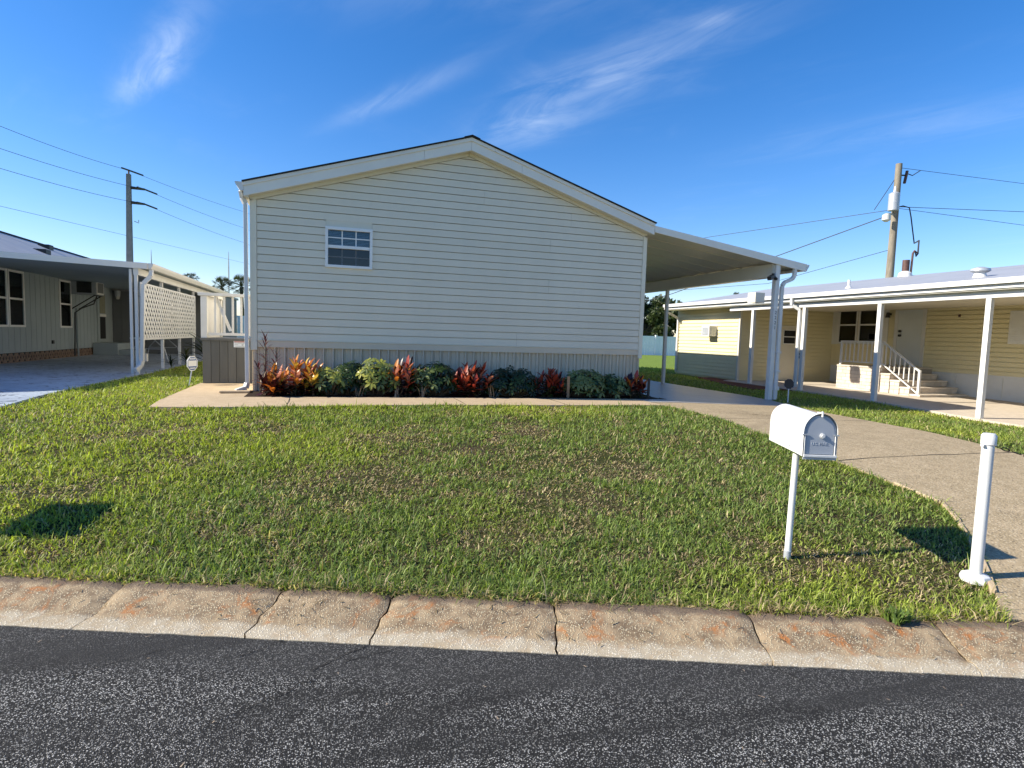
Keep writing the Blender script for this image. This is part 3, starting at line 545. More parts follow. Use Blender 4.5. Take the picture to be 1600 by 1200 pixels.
# ribbed skirting, one formed pan after another
pw = .152; pan = MB(); prf = [(0, .024), (.004, .024), (.010, -.020), (.028, -.020), (.034, .034), (.040, .036), (.044, .022), (.068, .022), (.072, .004), (.084, .004), (.088, .022), (.152, .024)]
vs_, fs_ = [], []
for (dx, dy) in prf:
    for z in (0, .84): vs_.append((dx, dy, z))
fs_ = [(2*i, 2*i+2, 2*i+3, 2*i+1) for i in range(len(prf)-1)]
pme = MB().add(vs_, fs_).mesh('skirting_panel'); pme.materials.append(A['skirt'])
nxp = int((HX1-HX0-.06)/pw)
for i in range(nxp+1):
    o = link('skirting_panel', pme, None, house); o.location = (HX0+.04+i*pw, YW+.012, .425); o.scale = (min(1, (HX1-.02-(HX0+.04+i*pw))/pw), 1, 1)
MB().box(HX0+.03, HX0+.085, YW+.0, YW+.06, .42, 1.215).build('skirting_corner', A['skirt'], house)
# rake fascia, soffit, frieze, roof
def rake(name, xa, xb, dtop, dbot, y0, y1, mt, bevel=0):
    pts = [(xa, rz(xa)-dtop), (xb, rz(xb)-dtop), (xb, rz(xb)-dbot), (xa, rz(xa)-dbot)]
    return MB().prism(pts, lambda p: (p[0], y0, p[1]), lambda p: (p[0], y1, p[1])).build(name, mt, house, bevel=bevel)
for a, b in ((EXL, 1.52), (1.524, RX-.002), (RX+.002, 3.25), (3.254, EXR)): rake('fascia_board', a, b, .062, .215, 10.105, 10.13, A['fascia'])
for a, b in ((EXL, 1.9), (1.903, RX-.001), (RX+.001, 2.75), (2.753, EXR)): rake('drip_edge', a, b, .006, .0615, 10.085, 10.13, A['fascia'])
for a, b in ((EXL+.01, RX-.002), (RX+.002, EXR-.01)): rake('soffit', a, b, .195, .207, 10.131, YW+.05, A['soffit'])
for a, b in ((HX0+.005, RX-.002), (RX+.002, HX1-.005)): rake('frieze_strip', a, b, .2075, .268, YW-.030, YW+.05, A['trim'])
for a, b in ((EXL-.02, RX), (RX, EXR+.02)):
    pts = [(a, rz(a)), (b, rz(b)), (b, rz(b)+.018), (a, rz(a)+.018)]
    MB().prism(pts, lambda p: (p[0], 10.06, p[1]), lambda p: (p[0], 26.2, p[1])).build('roof', A['shingle'], house)
MB().prism([(RX-.14, rz(RX-.14)+.019), (RX, RZ+.019), (RX+.14, rz(RX+.14)+.019), (RX+.14, rz(RX+.14)+.027), (RX, RZ+.030), (RX-.14, rz(RX-.14)+.027)], lambda p: (p[0], 10.05, p[1]), lambda p: (p[0], 26.2, p[1])).build('ridge_cap', A['shingle'], house)
MB().box(EXL+.002, HX0-.002, 10.132, 26, 3.60, 3.66).build('eave_soffit', A['soffit'], house)
MB().prism([(EXL-.002, 3.815), (EXL-.118, 3.815), (EXL-.122, 3.80), (EXL-.105, 3.765), (EXL-.065, 3.715), (EXL-.05, 3.685), (EXL-.002, 3.685)], lambda p: (p[0], 10.10, p[1]), lambda p: (p[0], 26, p[1])).build('gutter', A['white'], house)
ds = MB()
def rect_pipe(mb, pts, w, h):
    for a, b in zip(pts[:-1], pts[1:]): mb.bar(a, b, w, h, up=(0, 1, 0) if abs(Vector(b).z-Vector(a).z) > .3 else (0, 0, 1))
    return mb
rect_pipe(ds, [(EXL-.045, 10.19, 3.70), (EXL-.03, 10.24, 3.60), (HX0-.062, 10.27, 3.52), (HX0-.050, 10.27, .68), (HX0-.07, 10.24, .60), (HX0-.20, 10.14, .555)], .058, .075); ds.build('downspout', A['white'], house, bevel=.006)
# window: frame, two sashes, glazing bars, glass, blinds, dark room
win = MB()
for (a, b, c, d) in ((WX0, WX1, WZ1-.05, WZ1), (WX0, WX1, WZ0, WZ0+.045), (WX0, WX0+.045, WZ0+.0455, WZ1-.0505), (WX1-.045, WX1, WZ0+.0455, WZ1-.0505)): win.box(a, b, YW-.044, YW+.06, c, d)
wo = win.build('window', A['frame'], house, bevel=.005)
zm = (WZ0+WZ1)/2+.01
MB().box(WX0+.0455, WX1-.0455, YW-.032, YW+.03, zm-.025, zm+.025).build('meeting_rail', A['frame'], wo, bevel=.004)
gw = (WX1-WX0-.09)
for (za, zb, gm, yy) in ((zm+.0255, WZ1-.0505, 'glass', YW+.005), (WZ0+.0455, zm-.0255, 'screen', YW+.022)):
    mu = MB()
    for j in (1, 2): mu.box(WX0+.045+gw*j/3-.009, WX0+.045+gw*j/3+.009, yy-.012, yy-.002, za, zb)
    mu.box(WX0+.046, WX1-.046, yy-.0118, yy-.0022, (za+zb)/2-.009, (za+zb)/2+.009); mu.build('glazing_bar', A['frame' if gm == 'glass' else 'lwall2'], wo)
    for j in range(3):
        for i in range(2):
            xa = WX0+.045+gw*j/3; zc = za+(zb-za)*i/2; MB().box(xa+.0005, xa+gw/3-.0005, yy, yy+.004, zc+.0005, zc+(zb-za)/2-.0005).build('pane', A[gm], wo)
for i in range(13):
    z = zm+.02+i*.024; MB().add([(WX0+.05, YW+.05, z), (WX1-.05, YW+.05, z), (WX1-.05, YW+.065, z+.020), (WX0+.05, YW+.065, z+.020)], [(0, 1, 2, 3)]).build('blind_slat', A['blind'], wo)
MB().box(WX0-.02, WX1+.02, YW+.046, YW+.049, WZ0-.02, WZ0+.045).build('sill', A['frame'], wo)
# cut the room open behind the window: a dark box sunk in the wall
hw = [o for o in house.children if o.name.startswith('wall')][0]
me = hw.data; bm = bmesh.new(); bm.from_mesh(me); ff = [f for f in bm.faces if abs(f.calc_center_median().y-(YW+.05)) < .01]; bmesh.ops.delete(bm, geom=ff, context='FACES_ONLY'); bm.to_mesh(me); bm.free()
MB().add([(HX0+.02, YW+.05, .45), (HX1-.02, YW+.05, .45), (HX1-.02, YW+.05, 3.55), (HX0+.02, YW+.05, 3.55), (WX0+.03, YW+.05, WZ0+.03), (WX1-.03, YW+.05, WZ0+.03), (WX1-.03, YW+.05, WZ1-.03), (WX0+.03, YW+.05, WZ1-.03)],
         [(0, 1, 5, 4), (1, 2, 6, 5), (2, 3, 7, 6), (3, 0, 4, 7)]).build('front_sheathing', A['siding'], house)
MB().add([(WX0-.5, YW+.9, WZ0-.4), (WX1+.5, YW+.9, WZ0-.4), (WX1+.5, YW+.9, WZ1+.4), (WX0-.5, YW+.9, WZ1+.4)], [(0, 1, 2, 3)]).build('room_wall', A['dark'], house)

splash = MB(); splash.box(-1.62, -1.18, 9.98, 10.18, .545, .575); tag(splash.build('splash_block', A['walk'], None, bevel=.01), 'flat concrete splash block under the white downspout at the house corner', 'splash block')

# ------------------------------------------------------------------ carport of the main house
cp = thing('carport', 'white aluminium carport roof on two posts beside the almond mobile home', 'carport', (8.95, 10.3, .38))
def cz(x): return 3.76-(x-5.962)*(3.76-3.265)/(9.65-5.962)
for i in range(23):
    ya = 10.135+i*.62; yb = ya+.615
    MB().prism([(5.962, cz(5.962)-.012), (9.63, cz(9.63)-.012), (9.63, cz(9.63)-.085), (5.962, cz(5.962)-.085)], lambda p: (p[0], ya, p[1]), lambda p: (p[0], yb, p[1])).build('roof_panel', A['soffit'], cp)
    MB().prism([(5.962, cz(5.962)-.0855), (9.0, cz(9.0)-.0855), (9.0, cz(9.0)-.097), (5.962, cz(5.962)-.097)], lambda p: (p[0], yb-.012, p[1]), lambda p: (p[0], yb+.012, p[1])).build('panel_seam', A['soffit'], cp)
MB().prism([(5.965, cz(5.965)), (9.65, cz(9.65)), (9.65, cz(9.65)-.10), (5.965, cz(5.965)-.085)], lambda p: (p[0], 10.108, p[1]), lambda p: (p[0], 10.133, p[1])).build('fascia_board', A['fascia'], cp, bevel=.004)
MB().prism([(5.966, cz(5.965)-.086), (9.64, cz(9.65)-.101), (9.62, cz(9.65)-.155), (5.966, cz(5.965)-.125)], lambda p: (p[0], 10.098, p[1]), lambda p: (p[0], 10.134, p[1])).build('drip_edge', A['fascia'], cp)
MB().prism([(9.632, 3.255), (9.70, 3.255), (9.69, 3.21), (9.655, 3.16), (9.64, 3.12), (9.54, 3.12), (9.54, 3.17), (9.632, 3.175)], lambda p: (p[0], 10.10, p[1]), lambda p: (p[0], 24.3, p[1])).build('gutter', A['white'], cp)
MB().box(8.86, 9.03, 10.21, 24.3, 2.965, 3.24).build('beam', A['soffit'], cp, bevel=.006)
PZ = lambda y: G(8.95, y)
pst = MB(); pst.box(8.88, 8.985, 10.13, 10.235, PZ(10.2)-.02, 3.22); po = pst.build('post', A['white'], cp, bevel=.008)
MB().box(8.90, 8.98, 14.28, 14.36, PZ(14.3)-.02, 2.966).build('post', A['white'], cp, bevel=.006)
MB().box(8.86, 9.005, 10.11, 10.255, PZ(10.2)+.008, PZ(10.2)+.016).build('foot_plate', A['galv'], cp)
dsp = MB(); rect_pipe(dsp, [(9.36, 10.14, 3.22), (9.36, 10.14, 3.02), (9.31, 10.14, 2.94), (9.11, 10.14, 2.86), (9.06, 10.14, 2.78), (9.06, 10.14, PZ(10.2)+.02)], .068, .068); dsp.build('downspout', A['white'], cp, bevel=.008)
for z in (1.02, .62): MB().box(9.022, 9.118, 10.09, 10.19, PZ(10.2)+z-.02, PZ(10.2)+z+.025).build('pipe_band', A['white'], cp, bevel=.004)
MB().box(9.02, 9.12, 10.092, 10.188, PZ(10.2)+.22, PZ(10.2)+.30).build('pipe_socket', A['white'], cp, bevel=.006)
fl = MB(); fl.bar((8.83, 10.17, 2.99), (8.87, 10.2, 3.02), .05); fl.bar((8.77, 10.10, 2.96), (8.62, 10.02, 2.90), .085, .075); fl.bar((8.84, 10.14, 2.95), (8.82, 10.04, 2.90), .05); fl.build('flood_lamp', A['black'], cp, bevel=.006)
MB().bar((6.02, 15.2, 2.99), (6.1, 15.0, 2.93), .09).build('flood_lamp', A['black'], cp, bevel=.006)
num = MB()
nme = None
for i, ch in enumerate('2221'):
    me = text_mesh(ch, .10, Matrix.Translation((8.935, 10.1285, 2.22-i*.105)) @ Matrix.Rotation(math.radians(90), 4, 'X'), .0012); link('house_number', me, A['numeral'], cp)

# ------------------------------------------------------------------ deck at the left side of the house
dk = thing('porch_deck', 'raised side deck with charcoal plank skirt and white railing', 'deck', (-1.75, 11.9, .53))
DX0, DX1, DY0, DY1, DF = -2.20, -1.22, 11.90, 13.5, 1.365
for i in range(7):
    a = DX0+i*.142; MB().box(a+.003, min(a+.139, DX1), DY0, DY0+.022, .535, DF-.045).build('skirt_plank', A['plank'], dk, bevel=.003)
for i in range(11):
    a = DY0+.03+i*.142; MB().box(DX0-.0, DX0+.02, a+.003, a+.139, .535, DF-.045).build('skirt_plank', A['plank'], dk, bevel=.003)
MB().box(DX0+.02, DX1, DY0+.023, DY0+.04, .5, DF-.05).build('skirt_backing', A['black'], dk)
MB().box(DX0-.03, DX1, DY0-.03, DY1, DF-.044, DF).build('floor', A['plank'], dk, bevel=.004)
MB().box(DX0-.02, DX0+.085, DY0, DY0+.1, DF+.001, 2.13).build('post', A['white'], dk, bevel=.005)
MB().box(DX0, DX0+.09, DY1-.1, DY1, DF+.001, 2.13).build('post', A['white'], dk, bevel=.005)
MB().box(DX0-.06, DX1, DY0-.03, DY0+.11, 2.131, 2.185).build('top_rail', A['white'], dk, bevel=.006)
MB().box(DX0-.06, DX0+.12, DY0+.111, DY1, 2.131, 2.185).build('top_rail', A['white'], dk, bevel=.006)
MB().box(DX0+.086, DX1, DY0+.02, DY0+.07, DF+.05, DF+.10).build('bottom_rail', A['white'], dk, bevel=.004)
for i in range(6):
    x = DX0+.20+i*.145; MB().box(x, x+.034, DY0+.03, DY0+.062, DF+.101, 2.130).build('baluster', A['white'], dk)
for i in range(11):
    y = DY0+.17+i*.122; MB().box(DX0+.02, DX0+.055, y, y+.085, DF+.001, 2.130).build('baluster', A['white'], dk)
MB().bar((-1.98, 12.0, 2.12), (-1.74, 12.0, 1.50), .04, .05).build('gate_brace', A['white'], dk)
for i in range(4):
    MB().box(DX0+.05, DX1-.1, DY1+i*.27, DY1+.27+i*.27, DF-.2*(i+1)-.04, DF-.2*(i+1)).build('step', A['plank'], dk)
sg = MB().box(-1.675, -1.455, DY0-.008, DY0-.001, 1.205, 1.335).build('notice_plate', A['signwhite'], dk)
MB().box(-1.665, -1.465, DY0-.011, DY0-.0085, 1.295, 1.325).build('header_band', A['red'], sg)
for z, a, b in ((1.277, -1.655, -1.475), (1.248, -1.655, -1.60), (1.215, -1.65, -1.48)): MB().box(a, b, DY0-.0105, DY0-.0085, z, z+.010).build('printed_line', A['galv'], sg)
MB().disc((-1.525, DY0-.0085, 1.252), (0, -1, 0), .017, .002, 10).build('printed_mark', A['galv'], sg)

# ------------------------------------------------------------------ plants in the bed
def leaf_mesh(name, L, W, mt, curl=.25, fold=.18, n=5):
    v = []; f = []
    for i in range(n+1):
        t = i/n; w = W*(math.sin(math.pi*min(1, t*.93+.06))**.8)*.5; xx = L*t*(1-.12*curl*t); zz = L*curl*(.55*t-.9*t*t)
        v += [(xx, -w, zz+w*fold*1.6), (xx, 0, zz), (xx, w, zz+w*fold*1.6)]
    for i in range(n):
        for k in (0, 1): f.append((i*3+k, i*3+k+1, i*3+k+4, i*3+k+3))
    me = bpy.data.meshes.new(name); me.from_pydata(v, [], f); me.materials.append(mt)
    for p in me.polygons: p.use_smooth = True
    return me
def whorl_mesh(name, mt, L, n=7):
    v = []; f = []
    for k in range(n):
        a = 2*math.pi*k/n + random.uniform(-.15, .15); tilt = random.uniform(-.55, -.05); l = L*random.uniform(.8, 1.1); w = l*.19
        d = Vector((math.cos(a), math.sin(a), 0)); s = Vector((-d.y, d.x, 0)); b = len(v)
        for t, ww in ((.12, .15), (.45, 1.), (.78, .85), (1., .12)):
            c = d*l*t + Vector((0, 0, l*(tilt*t*t + .1*t))); v += [tuple(c - s*w*ww + Vector((0, 0, .012*ww*l*4))), tuple(c), tuple(c + s*w*ww + Vector((0, 0, .012*ww*l*4)))]
        for i in range(3):
            for q in (0, 1): f.append((b+i*3+q, b+i*3+q+1, b+i*3+q+4, b+i*3+q+3))
    me = bpy.data.meshes.new(name); me.from_pydata(v, [], f); me.materials.append(mt)
    for p in me.polygons: p.use_smooth = True
    return me
CL = {k: [leaf_mesh('leaf', .19, .072, A[k], .22), leaf_mesh('leaf', .165, .070, A[k], .45), leaf_mesh('leaf', .21, .066, A[k], .1)] for k in ('c_orange', 'c_yellow', 'c_red', 'c_maroon', 'c_green', 'c_pink')}
SL = {k: [whorl_mesh('leaf', A[k], .095), whorl_mesh('leaf', A[k], .085, 8), whorl_mesh('leaf', A[k], .105, 6)] for k in ('s_green', 's_dark', 's_yellow', 's_cream')}
def put(me, par, pos, quat, sc):
    o = link('leaf', me, None, par); o.rotation_mode = 'QUATERNION'; o.location = pos; o.rotation_quaternion = quat; o.scale = (sc, sc, sc); return o
def aim(d, twist=0.):
    d = Vector(d).normalized(); s = Vector((0, 0, 1)).cross(d)
    if s.length < .05: s = Vector((0, 1, 0))
    s.normalize(); u = d.cross(s); m = Matrix((d, s, u)).transposed(); return (m.to_quaternion() @ Matrix.Rotation(twist, 3, 'X').to_quaternion())
def croton(label, cx, cy, wid, hei, stems, top, mid, low, group='crotons in the planting bed', dep=.26):
    z0 = G(cx, cy)+.01; t = thing('croton_plant', label, 'croton', (cx, cy, z0), group); st = MB(); wid *= 1.36; hei *= .86; stems = int(stems*1.8+1)
    for s in range(stems):
        a = random.random()*2*math.pi; rr = math.sqrt((s+.5)/stems); ex = cx+math.cos(a)*rr*wid*.5; ey = cy+math.sin(a)*rr*dep
        ez = z0+hei*(1-.42*rr*rr)*random.uniform(.80, 1.0)-.08; b0 = (cx+math.cos(a)*.05, cy+math.sin(a)*.05, z0-.02); mdl = (cx+(ex-cx)*.6, cy+(ey-cy)*.6, z0+(ez-z0)*.5)
        st.tube([b0, mdl, (ex, ey, ez)], [.011, .008, .006], 5); n = random.randint(14, 19)
        for i in range(n):
            lv = i/n; az = i*2.4+random.random(); el = math.radians(72-95*lv+random.uniform(-12, 12)); zz = ez-lv*min(.42, (ez-z0)*.88)
            fx = 1-lv*.35; px = cx+(ex-cx)*fx; py = cy+(ey-cy)*fx
            pal = top if lv < .38 else (mid if lv < .68 else low)
            put(random.choice(CL[random.choice(pal)]), t, (px, py, zz), aim((math.cos(az)*math.cos(el), math.sin(az)*math.cos(el), math.sin(el)), random.uniform(-.4, .4)), random.uniform(.78, 1.12)*(1-.15*lv))
    st.build('stem', A['stem'], t); return t
def schefflera(label, cx, cy, wid, hei, n, pal_top, pal_low, dep=.30, group='dwarf umbrella plants in the planting bed', sc=1.):
    z0 = G(cx, cy)+.01; t = thing('umbrella_plant', label, 'shrub', (cx, cy, z0), group); st = MB(); wid *= 1.42; hei *= .90; n = int(n*1.9)
    for s in range(n):
        a = random.random()*2*math.pi; rr = math.sqrt(random.random()); q = random.random()**.6
        px = cx+math.cos(a)*rr*wid*.5; py = cy+math.sin(a)*rr*dep; hmax = hei*math.sqrt(max(.08, 1-.75*rr*rr)); zz = z0+.06+(hmax-.06)*q
        st.tube([(cx+math.cos(a)*rr*wid*.12, cy+math.sin(a)*rr*.06, z0-.02), (cx+math.cos(a)*rr*wid*.35, cy+math.sin(a)*rr*dep*.8, z0+(zz-z0)*.5), (px, py, zz)], [.006, .005, .003], 4)
        pal = pal_top if q > .62 else pal_low
        nrm = Vector((math.cos(a)*rr*.9+random.uniform(-.3, .3), math.sin(a)*rr*.9-.28+random.uniform(-.3, .3), .8)).normalized()
        put(random.choice(SL[random.choice(pal)]), t, (px, py, zz), Vector((0, 0, 1)).rotation_difference(nrm) @ Matrix.Rotation(random.random()*6, 3, 'Z').to_quaternion(), random.uniform(.85, 1.25)*sc)
    st.build('stem', A['stem'], t); return t
def bx(px):                                                             # place along the bed, a row 0.55 m in front of the wall
    c = Vector(((px-800)/FPX, 0., 1.)); r = r2*c.x + fwd*c.z; return r.x*9.72/r.y
croton('large croton with bright orange and pink leaves, leftmost in the bed', bx(461), 9.80, .72, .70, 11, ['c_orange', 'c_orange', 'c_yellow', 'c_pink', 'c_pink'], ['c_red', 'c_orange', 'c_maroon'], ['c_maroon', 'c_maroon', 'c_red', 'c_green'])
croton('low croton with amber leaves at the foot of the burgundy cordyline', bx(425), 9.66, .30, .34, 4, ['c_orange', 'c_maroon'], ['c_maroon', 'c_orange'], ['c_maroon'])
croton('small croton with a yellow and orange rosette beside the large orange croton', bx(489), 9.66, .26, .50, 4, ['c_yellow', 'c_orange', 'c_yellow'], ['c_maroon', 'c_green'], ['c_maroon', 'c_green'])
croton('low green and yellow croton sprig in front of the large orange croton', bx(477), 9.58, .20, .30, 2, ['c_green', 'c_yellow'], ['c_maroon', 'c_green'], ['c_maroon'])
schefflera('small umbrella plant with lime yellow top left of the dark one', bx(516), 9.74, .46, .52, 44, ['s_yellow', 's_yellow', 's_cream'], ['s_green', 's_cream', 's_dark'])
schefflera('dark green umbrella plant between two yellow-topped ones', bx(549), 9.82, .52, .60, 58, ['s_dark', 's_green', 's_green'], ['s_dark', 's_dark', 's_green'])
schefflera('umbrella plant with large bright yellow leaf heads', bx(587), 9.76, .60, .66, 60, ['s_yellow', 's_yellow', 's_yellow', 's_cream'], ['s_green', 's_dark', 's_cream', 's_dark'], sc=1.08)
croton('tall dark croton with salmon tips, second large croton from the left', bx(632), 9.74, .62, .70, 9, ['c_pink', 'c_orange', 'c_red', 'c_maroon'], ['c_maroon', 'c_red', 'c_maroon'], ['c_maroon'])
schefflera('rounded glossy green umbrella plant between the salmon and the crimson crotons', bx(680), 9.78, .66, .64, 84, ['s_green', 's_dark', 's_green', 's_cream'], ['s_dark', 's_dark', 's_green'])
croton('broad crimson croton in the middle of the bed', bx(739), 9.74, .74, .66, 12, ['c_red', 'c_red', 'c_pink', 'c_maroon'], ['c_red', 'c_maroon'], ['c_maroon', 'c_maroon', 'c_green'])
schefflera('wide dark green umbrella plant right of the crimson croton', bx(802), 9.78, .74, .58, 92, ['s_dark', 's_green', 's_dark'], ['s_dark', 's_dark', 's_green'])
croton('dark red croton next to the brown wooden stake', bx(857), 9.76, .48, .56, 8, ['c_red', 'c_maroon', 'c_red'], ['c_maroon', 'c_green', 'c_red'], ['c_maroon', 'c_green'])
schefflera('wide umbrella plant with cream-edged leaves right of the wooden stake', bx(915), 9.74, .66, .56, 90, ['s_cream', 's_green', 's_cream'], ['s_green', 's_cream', 's_dark'])
schefflera('low cream-flecked umbrella plant nearest the right house corner', bx(955), 9.72, .54, .46, 62, ['s_green', 's_cream'], ['s_green', 's_cream', 's_dark'])
croton('small rust red croton at the right end of the bed', bx(992), 9.72, .40, .50, 6, ['c_orange', 'c_red', 'c_maroon'], ['c_maroon', 'c_red'], ['c_maroon', 'c_green'])
# cordyline
cx, cy = bx(413), 9.72; z0 = G(cx, cy); t = thing('cordyline_plant', 'tall thin burgundy cordyline with dry stems at the left end of the bed', 'cordyline', (cx, cy, z0))
cme = [leaf_mesh('leaf', .24, .020, A['cordy'], .5, .3), leaf_mesh('leaf', .20, .018, A['cordy'], .9, .3), leaf_mesh('leaf', .28, .020, A['cordy'], .25, .3)]
st = MB()
for (ox, oy, h, lx) in ((0, 0, .84, .02), (.05, .03, .60, .13), (-.04, .02, .44, -.05), (.02, -.05, .34, .02)):
    st.tube([(cx+ox, cy+oy, z0-.02), (cx+ox+lx*.5, cy+oy, z0+h*.5), (cx+ox+lx, cy+oy, z0+h)], [.016, .012, .007], 6)
    for i in range(int(38*h)+6):
        lv = random.random()**1.4; az = random.random()*6.3; el = math.radians(78-80*lv); zz = z0+h*(1-lv*.62); fx = 1-lv*.62
        put(random.choice(cme), t, (cx+ox+lx*fx, cy+oy, zz), aim((math.cos(az)*math.cos(el), math.sin(az)*math.cos(el), math.sin(el))), random.uniform(.55, .9))
st.build('stem', A['stem'], t)
dry = [leaf_mesh('dry_leaf', .26, .016, A['deadleaf'], .9, .2), leaf_mesh('dry_leaf', .20, .02, A['deadleaf'], .5, .2)]
for i in range(22):
    az = random.random()*6.3; o = put(random.choice(dry), t, (cx+random.uniform(-.06, .06), cy-.03+random.uniform(-.05, .03), z0+random.uniform(.12, .44)), aim((math.cos(az)*.35, math.sin(az)*.35, -.9)), random.uniform(.7, 1)); o.name = 'dry_leaf'
def blade_tuft(name, label, cx, cy, n, L, mt, cat='grass tuft', group=None, w=.008):
    z0 = G(cx, cy); t = thing(name, label, cat, (cx, cy, z0), group); mb = MB()
    for i in range(n):
        az = random.random()*6.3; ln = L*random.uniform(.6, 1.1); le = random.uniform(.15, .75); d = Vector((math.cos(az), math.sin(az), 0)); s = Vector((-d.y, d.x, 0))*w*.5; b = Vector((cx+random.uniform(-.05, .05), cy+random.uniform(-.04, .04), z0))
        m_ = b+d*ln*.45*math.sin(le)+Vector((0, 0, ln*.55)); e = b+d*ln*(.45*math.sin(le)+.5*math.sin(le*1.9))+Vector((0, 0, ln*.55+ln*.42*math.cos(le*1.9)))
        mb.add([b-s, b+s, m_+s*.9, m_-s*.9, e], [(0, 1, 2, 3), (3, 2, 4)])
    mb.build('blades', mt, t, kind='stuff'); return t
for px, lb in ((560, 'thin dry grass tuft under the dark umbrella plant'), (618, 'pale dry grass tuft under the salmon-tipped croton'), (655, 'lone dry stalks right of the salmon-tipped croton'), (764, 'arching pale grass stalks right of the crimson croton')):
    blade_tuft('dry_grass_tuft', lb, bx(px), 9.50, 9, .30, A['deadleaf'], 'dry grass')
tag(MB().box(bx(881)-.022, bx(881)+.022, 9.50, 9.53, G(4.3, 9.5)-.1, G(4.3, 9.5)+.40).build('wooden_stake', A['stake'], None, bevel=.004), 'brown wooden stake standing between red croton and cream-edged shrub', 'stake')
tag(MB().box(5.66, 5.70, 9.56, 9.59, G(5.7, 9.5)-.1, G(5.7, 9.5)+.38).build('dark_stake', A['black'], None, bevel=.004), 'dark edging stake at the right end of the bed by the carport', 'stake')

# ------------------------------------------------------------------ mailbox
def mailbox(label, bx_, by_, lean=(.055, .04)):
    z0 = G(bx_, by_)-.03; t = thing('mailbox', label, 'mailbox', (bx_, by_, z0)); top = z0+.70
    nrm = Vector((NX, NY, 0)); tan = Vector((TX, TY, 0)); up = Vector((0, 0, 1))
    tp = Vector((bx_+lean[0], by_+lean[1], top)); po = MB(); po.tube([(bx_, by_, z0-.1), tp], .021, 14); smooth_by_angle(po.build('post', A['whiteplastic'], t))
    sk = MB(); sk.tube([(bx_, by_, z0-.05), (bx_+lean[0]*.08, by_+lean[1]*.08, z0+.055)], .023, 14); smooth_by_angle(sk.build('post_sleeve', A['galv'], t))
    c0 = tp + up*.030 + tan*.045; tilt = -.05
    def P(a, h, d): return c0 + tan*a + up*(h - d*tilt*0) + nrm*d + up*(d*.02)
    W, Hs, L0, L1 = .102, .150, -.22, .32; N = 14
    arch = [(-W, 0), (-W, Hs)] + [(-W*math.cos(math.pi*i/N), Hs+W*1.12*math.sin(math.pi*i/N)) for i in range(1, N)] + [(W, Hs), (W, 0)]
    m = len(arch); sh = MB(); rows = (L0, L0+.02, L0+.035, L0+.04, L1-.004, L1); sc = (1.03, 1.03, 1.03, 1., 1., .985)
    vs = [P(a*s_, h*s_ if h > 0 else 0, d) for d, s_ in zip(rows, sc) for (a, h) in arch]; fs = [(i*m+k, i*m+k+1, (i+1)*m+k+1, (i+1)*m+k) for i in range(len(rows)-1) for k in range(m-1)]
    fs += [(i*m+m-1, i*m, (i+1)*m, (i+1)*m+m-1) for i in range(len(rows)-1)]; fs.append(tuple((len(rows)-1)*m+k for k in range(m))); sh.add(vs, fs); smooth_by_angle(sh.build('shell', A['whiteplastic'], t), 30)
    dr = MB(); s_ = .985; vs = [P(a*s_, max(.004, h*s_), d) for d in (L0+.010, L0+.022) for (a, h) in arch]; dr.add(vs, [tuple(range(m)), tuple(m+k for k in reversed(range(m)))] + [(k, m+k, m+(k+1) % m, (k+1) % m) for k in range(m)]); do = dr.build('door', A['door'], t)
    s2 = .84; vs = [P(a*s2, .016+max(0, h)*.88, d) for d in (L0+.0045, L0+.0095) for (a, h) in arch]; ip = MB(); ip.add(vs, [tuple(range(m)), tuple(m+k for k in reversed(range(m)))] + [(k, m+k, m+(k+1) % m, (k+1) % m) for k in range(m)]); ip.build('door_panel', A['door'], do)
    kn_ = MB(); kn_.disc(P(.012, .132, L0+.004), -nrm, .0165, .007, 20); kn_.disc(P(.012, .132, L0-.003), -nrm, .010, .009, 20); smooth_by_angle(kn_.build('knob', A['whiteplastic'], do))
    lat = MB(); lat.bar(P(0, Hs+W*1.12-.012, L0-.004), P(0, Hs+W*1.12+.022, L0-.004), .018, .006, up=tuple(tan)); lat.bar(P(0, Hs+W*1.12+.012, L0-.004), P(0, Hs+W*1.12+.010, L0+.05), .016, .005); lat.build('latch', A['whiteplastic'], t)
    for sgn in (-1, 1):
        MB().bar(P(sgn*W*.80, Hs-.01, L0-.001), P(sgn*W*1.10, Hs-.012, L0-.001), .005, .007).build('side_catch', A['galv'], t)
        MB().bar(P(sgn*W*.92, .006, L0+.002), P(sgn*W*.92, Hs*.92, L0+.002), .006, .006).build('door_rib', A['whiteplastic'], do)
    MB().bar(P(-W*.98, .004, L0-.004), P(W*1.02, .004, L0-.004), .010, .016).build('door_lip', A['whiteplastic'], do, bevel=.003)
    MB().bar(P(-W*.98, -.012, L0+.004), P(W*1.02, -.012, L0+.004), .010, .014).build('hinge_strip', A['galv'], t)
    for d in (-.03, .16): MB().disc(P(-W-.0005, .030, d), -tan, .006, .003, 8).build('rivet', A['galv'], t)
    MB().box(0, 0, 0, 0, 0, 0) if False else None
    mt_ = Matrix.Translation(P(.0, .080, L0+.0042)) @ Matrix((( tan.x, 0, -nrm.x, 0), (tan.y, 0, -nrm.y, 0), (0, 1, 0, 0), (0, 0, 0, 1)))
    link('embossed_lettering', text_mesh('U.S. MAIL', .026, mt_, .0012), A['door'], do)
    bk = MB(); bk.bar(P(-.05, -.008, 0), P(.05, -.008, 0), .10, .012); bk.build('bracket', A['galv'], t); return t
mailbox('white arched mailbox on a slim post at the lawn edge', 2.92, 3.06)
mailbox('unseen mailbox added beyond the left edge to cast the shadow on the lawn', -3.08, 4.98, (.02, .02))  # out-of-view stand-in, added only to throw the lawn shadow

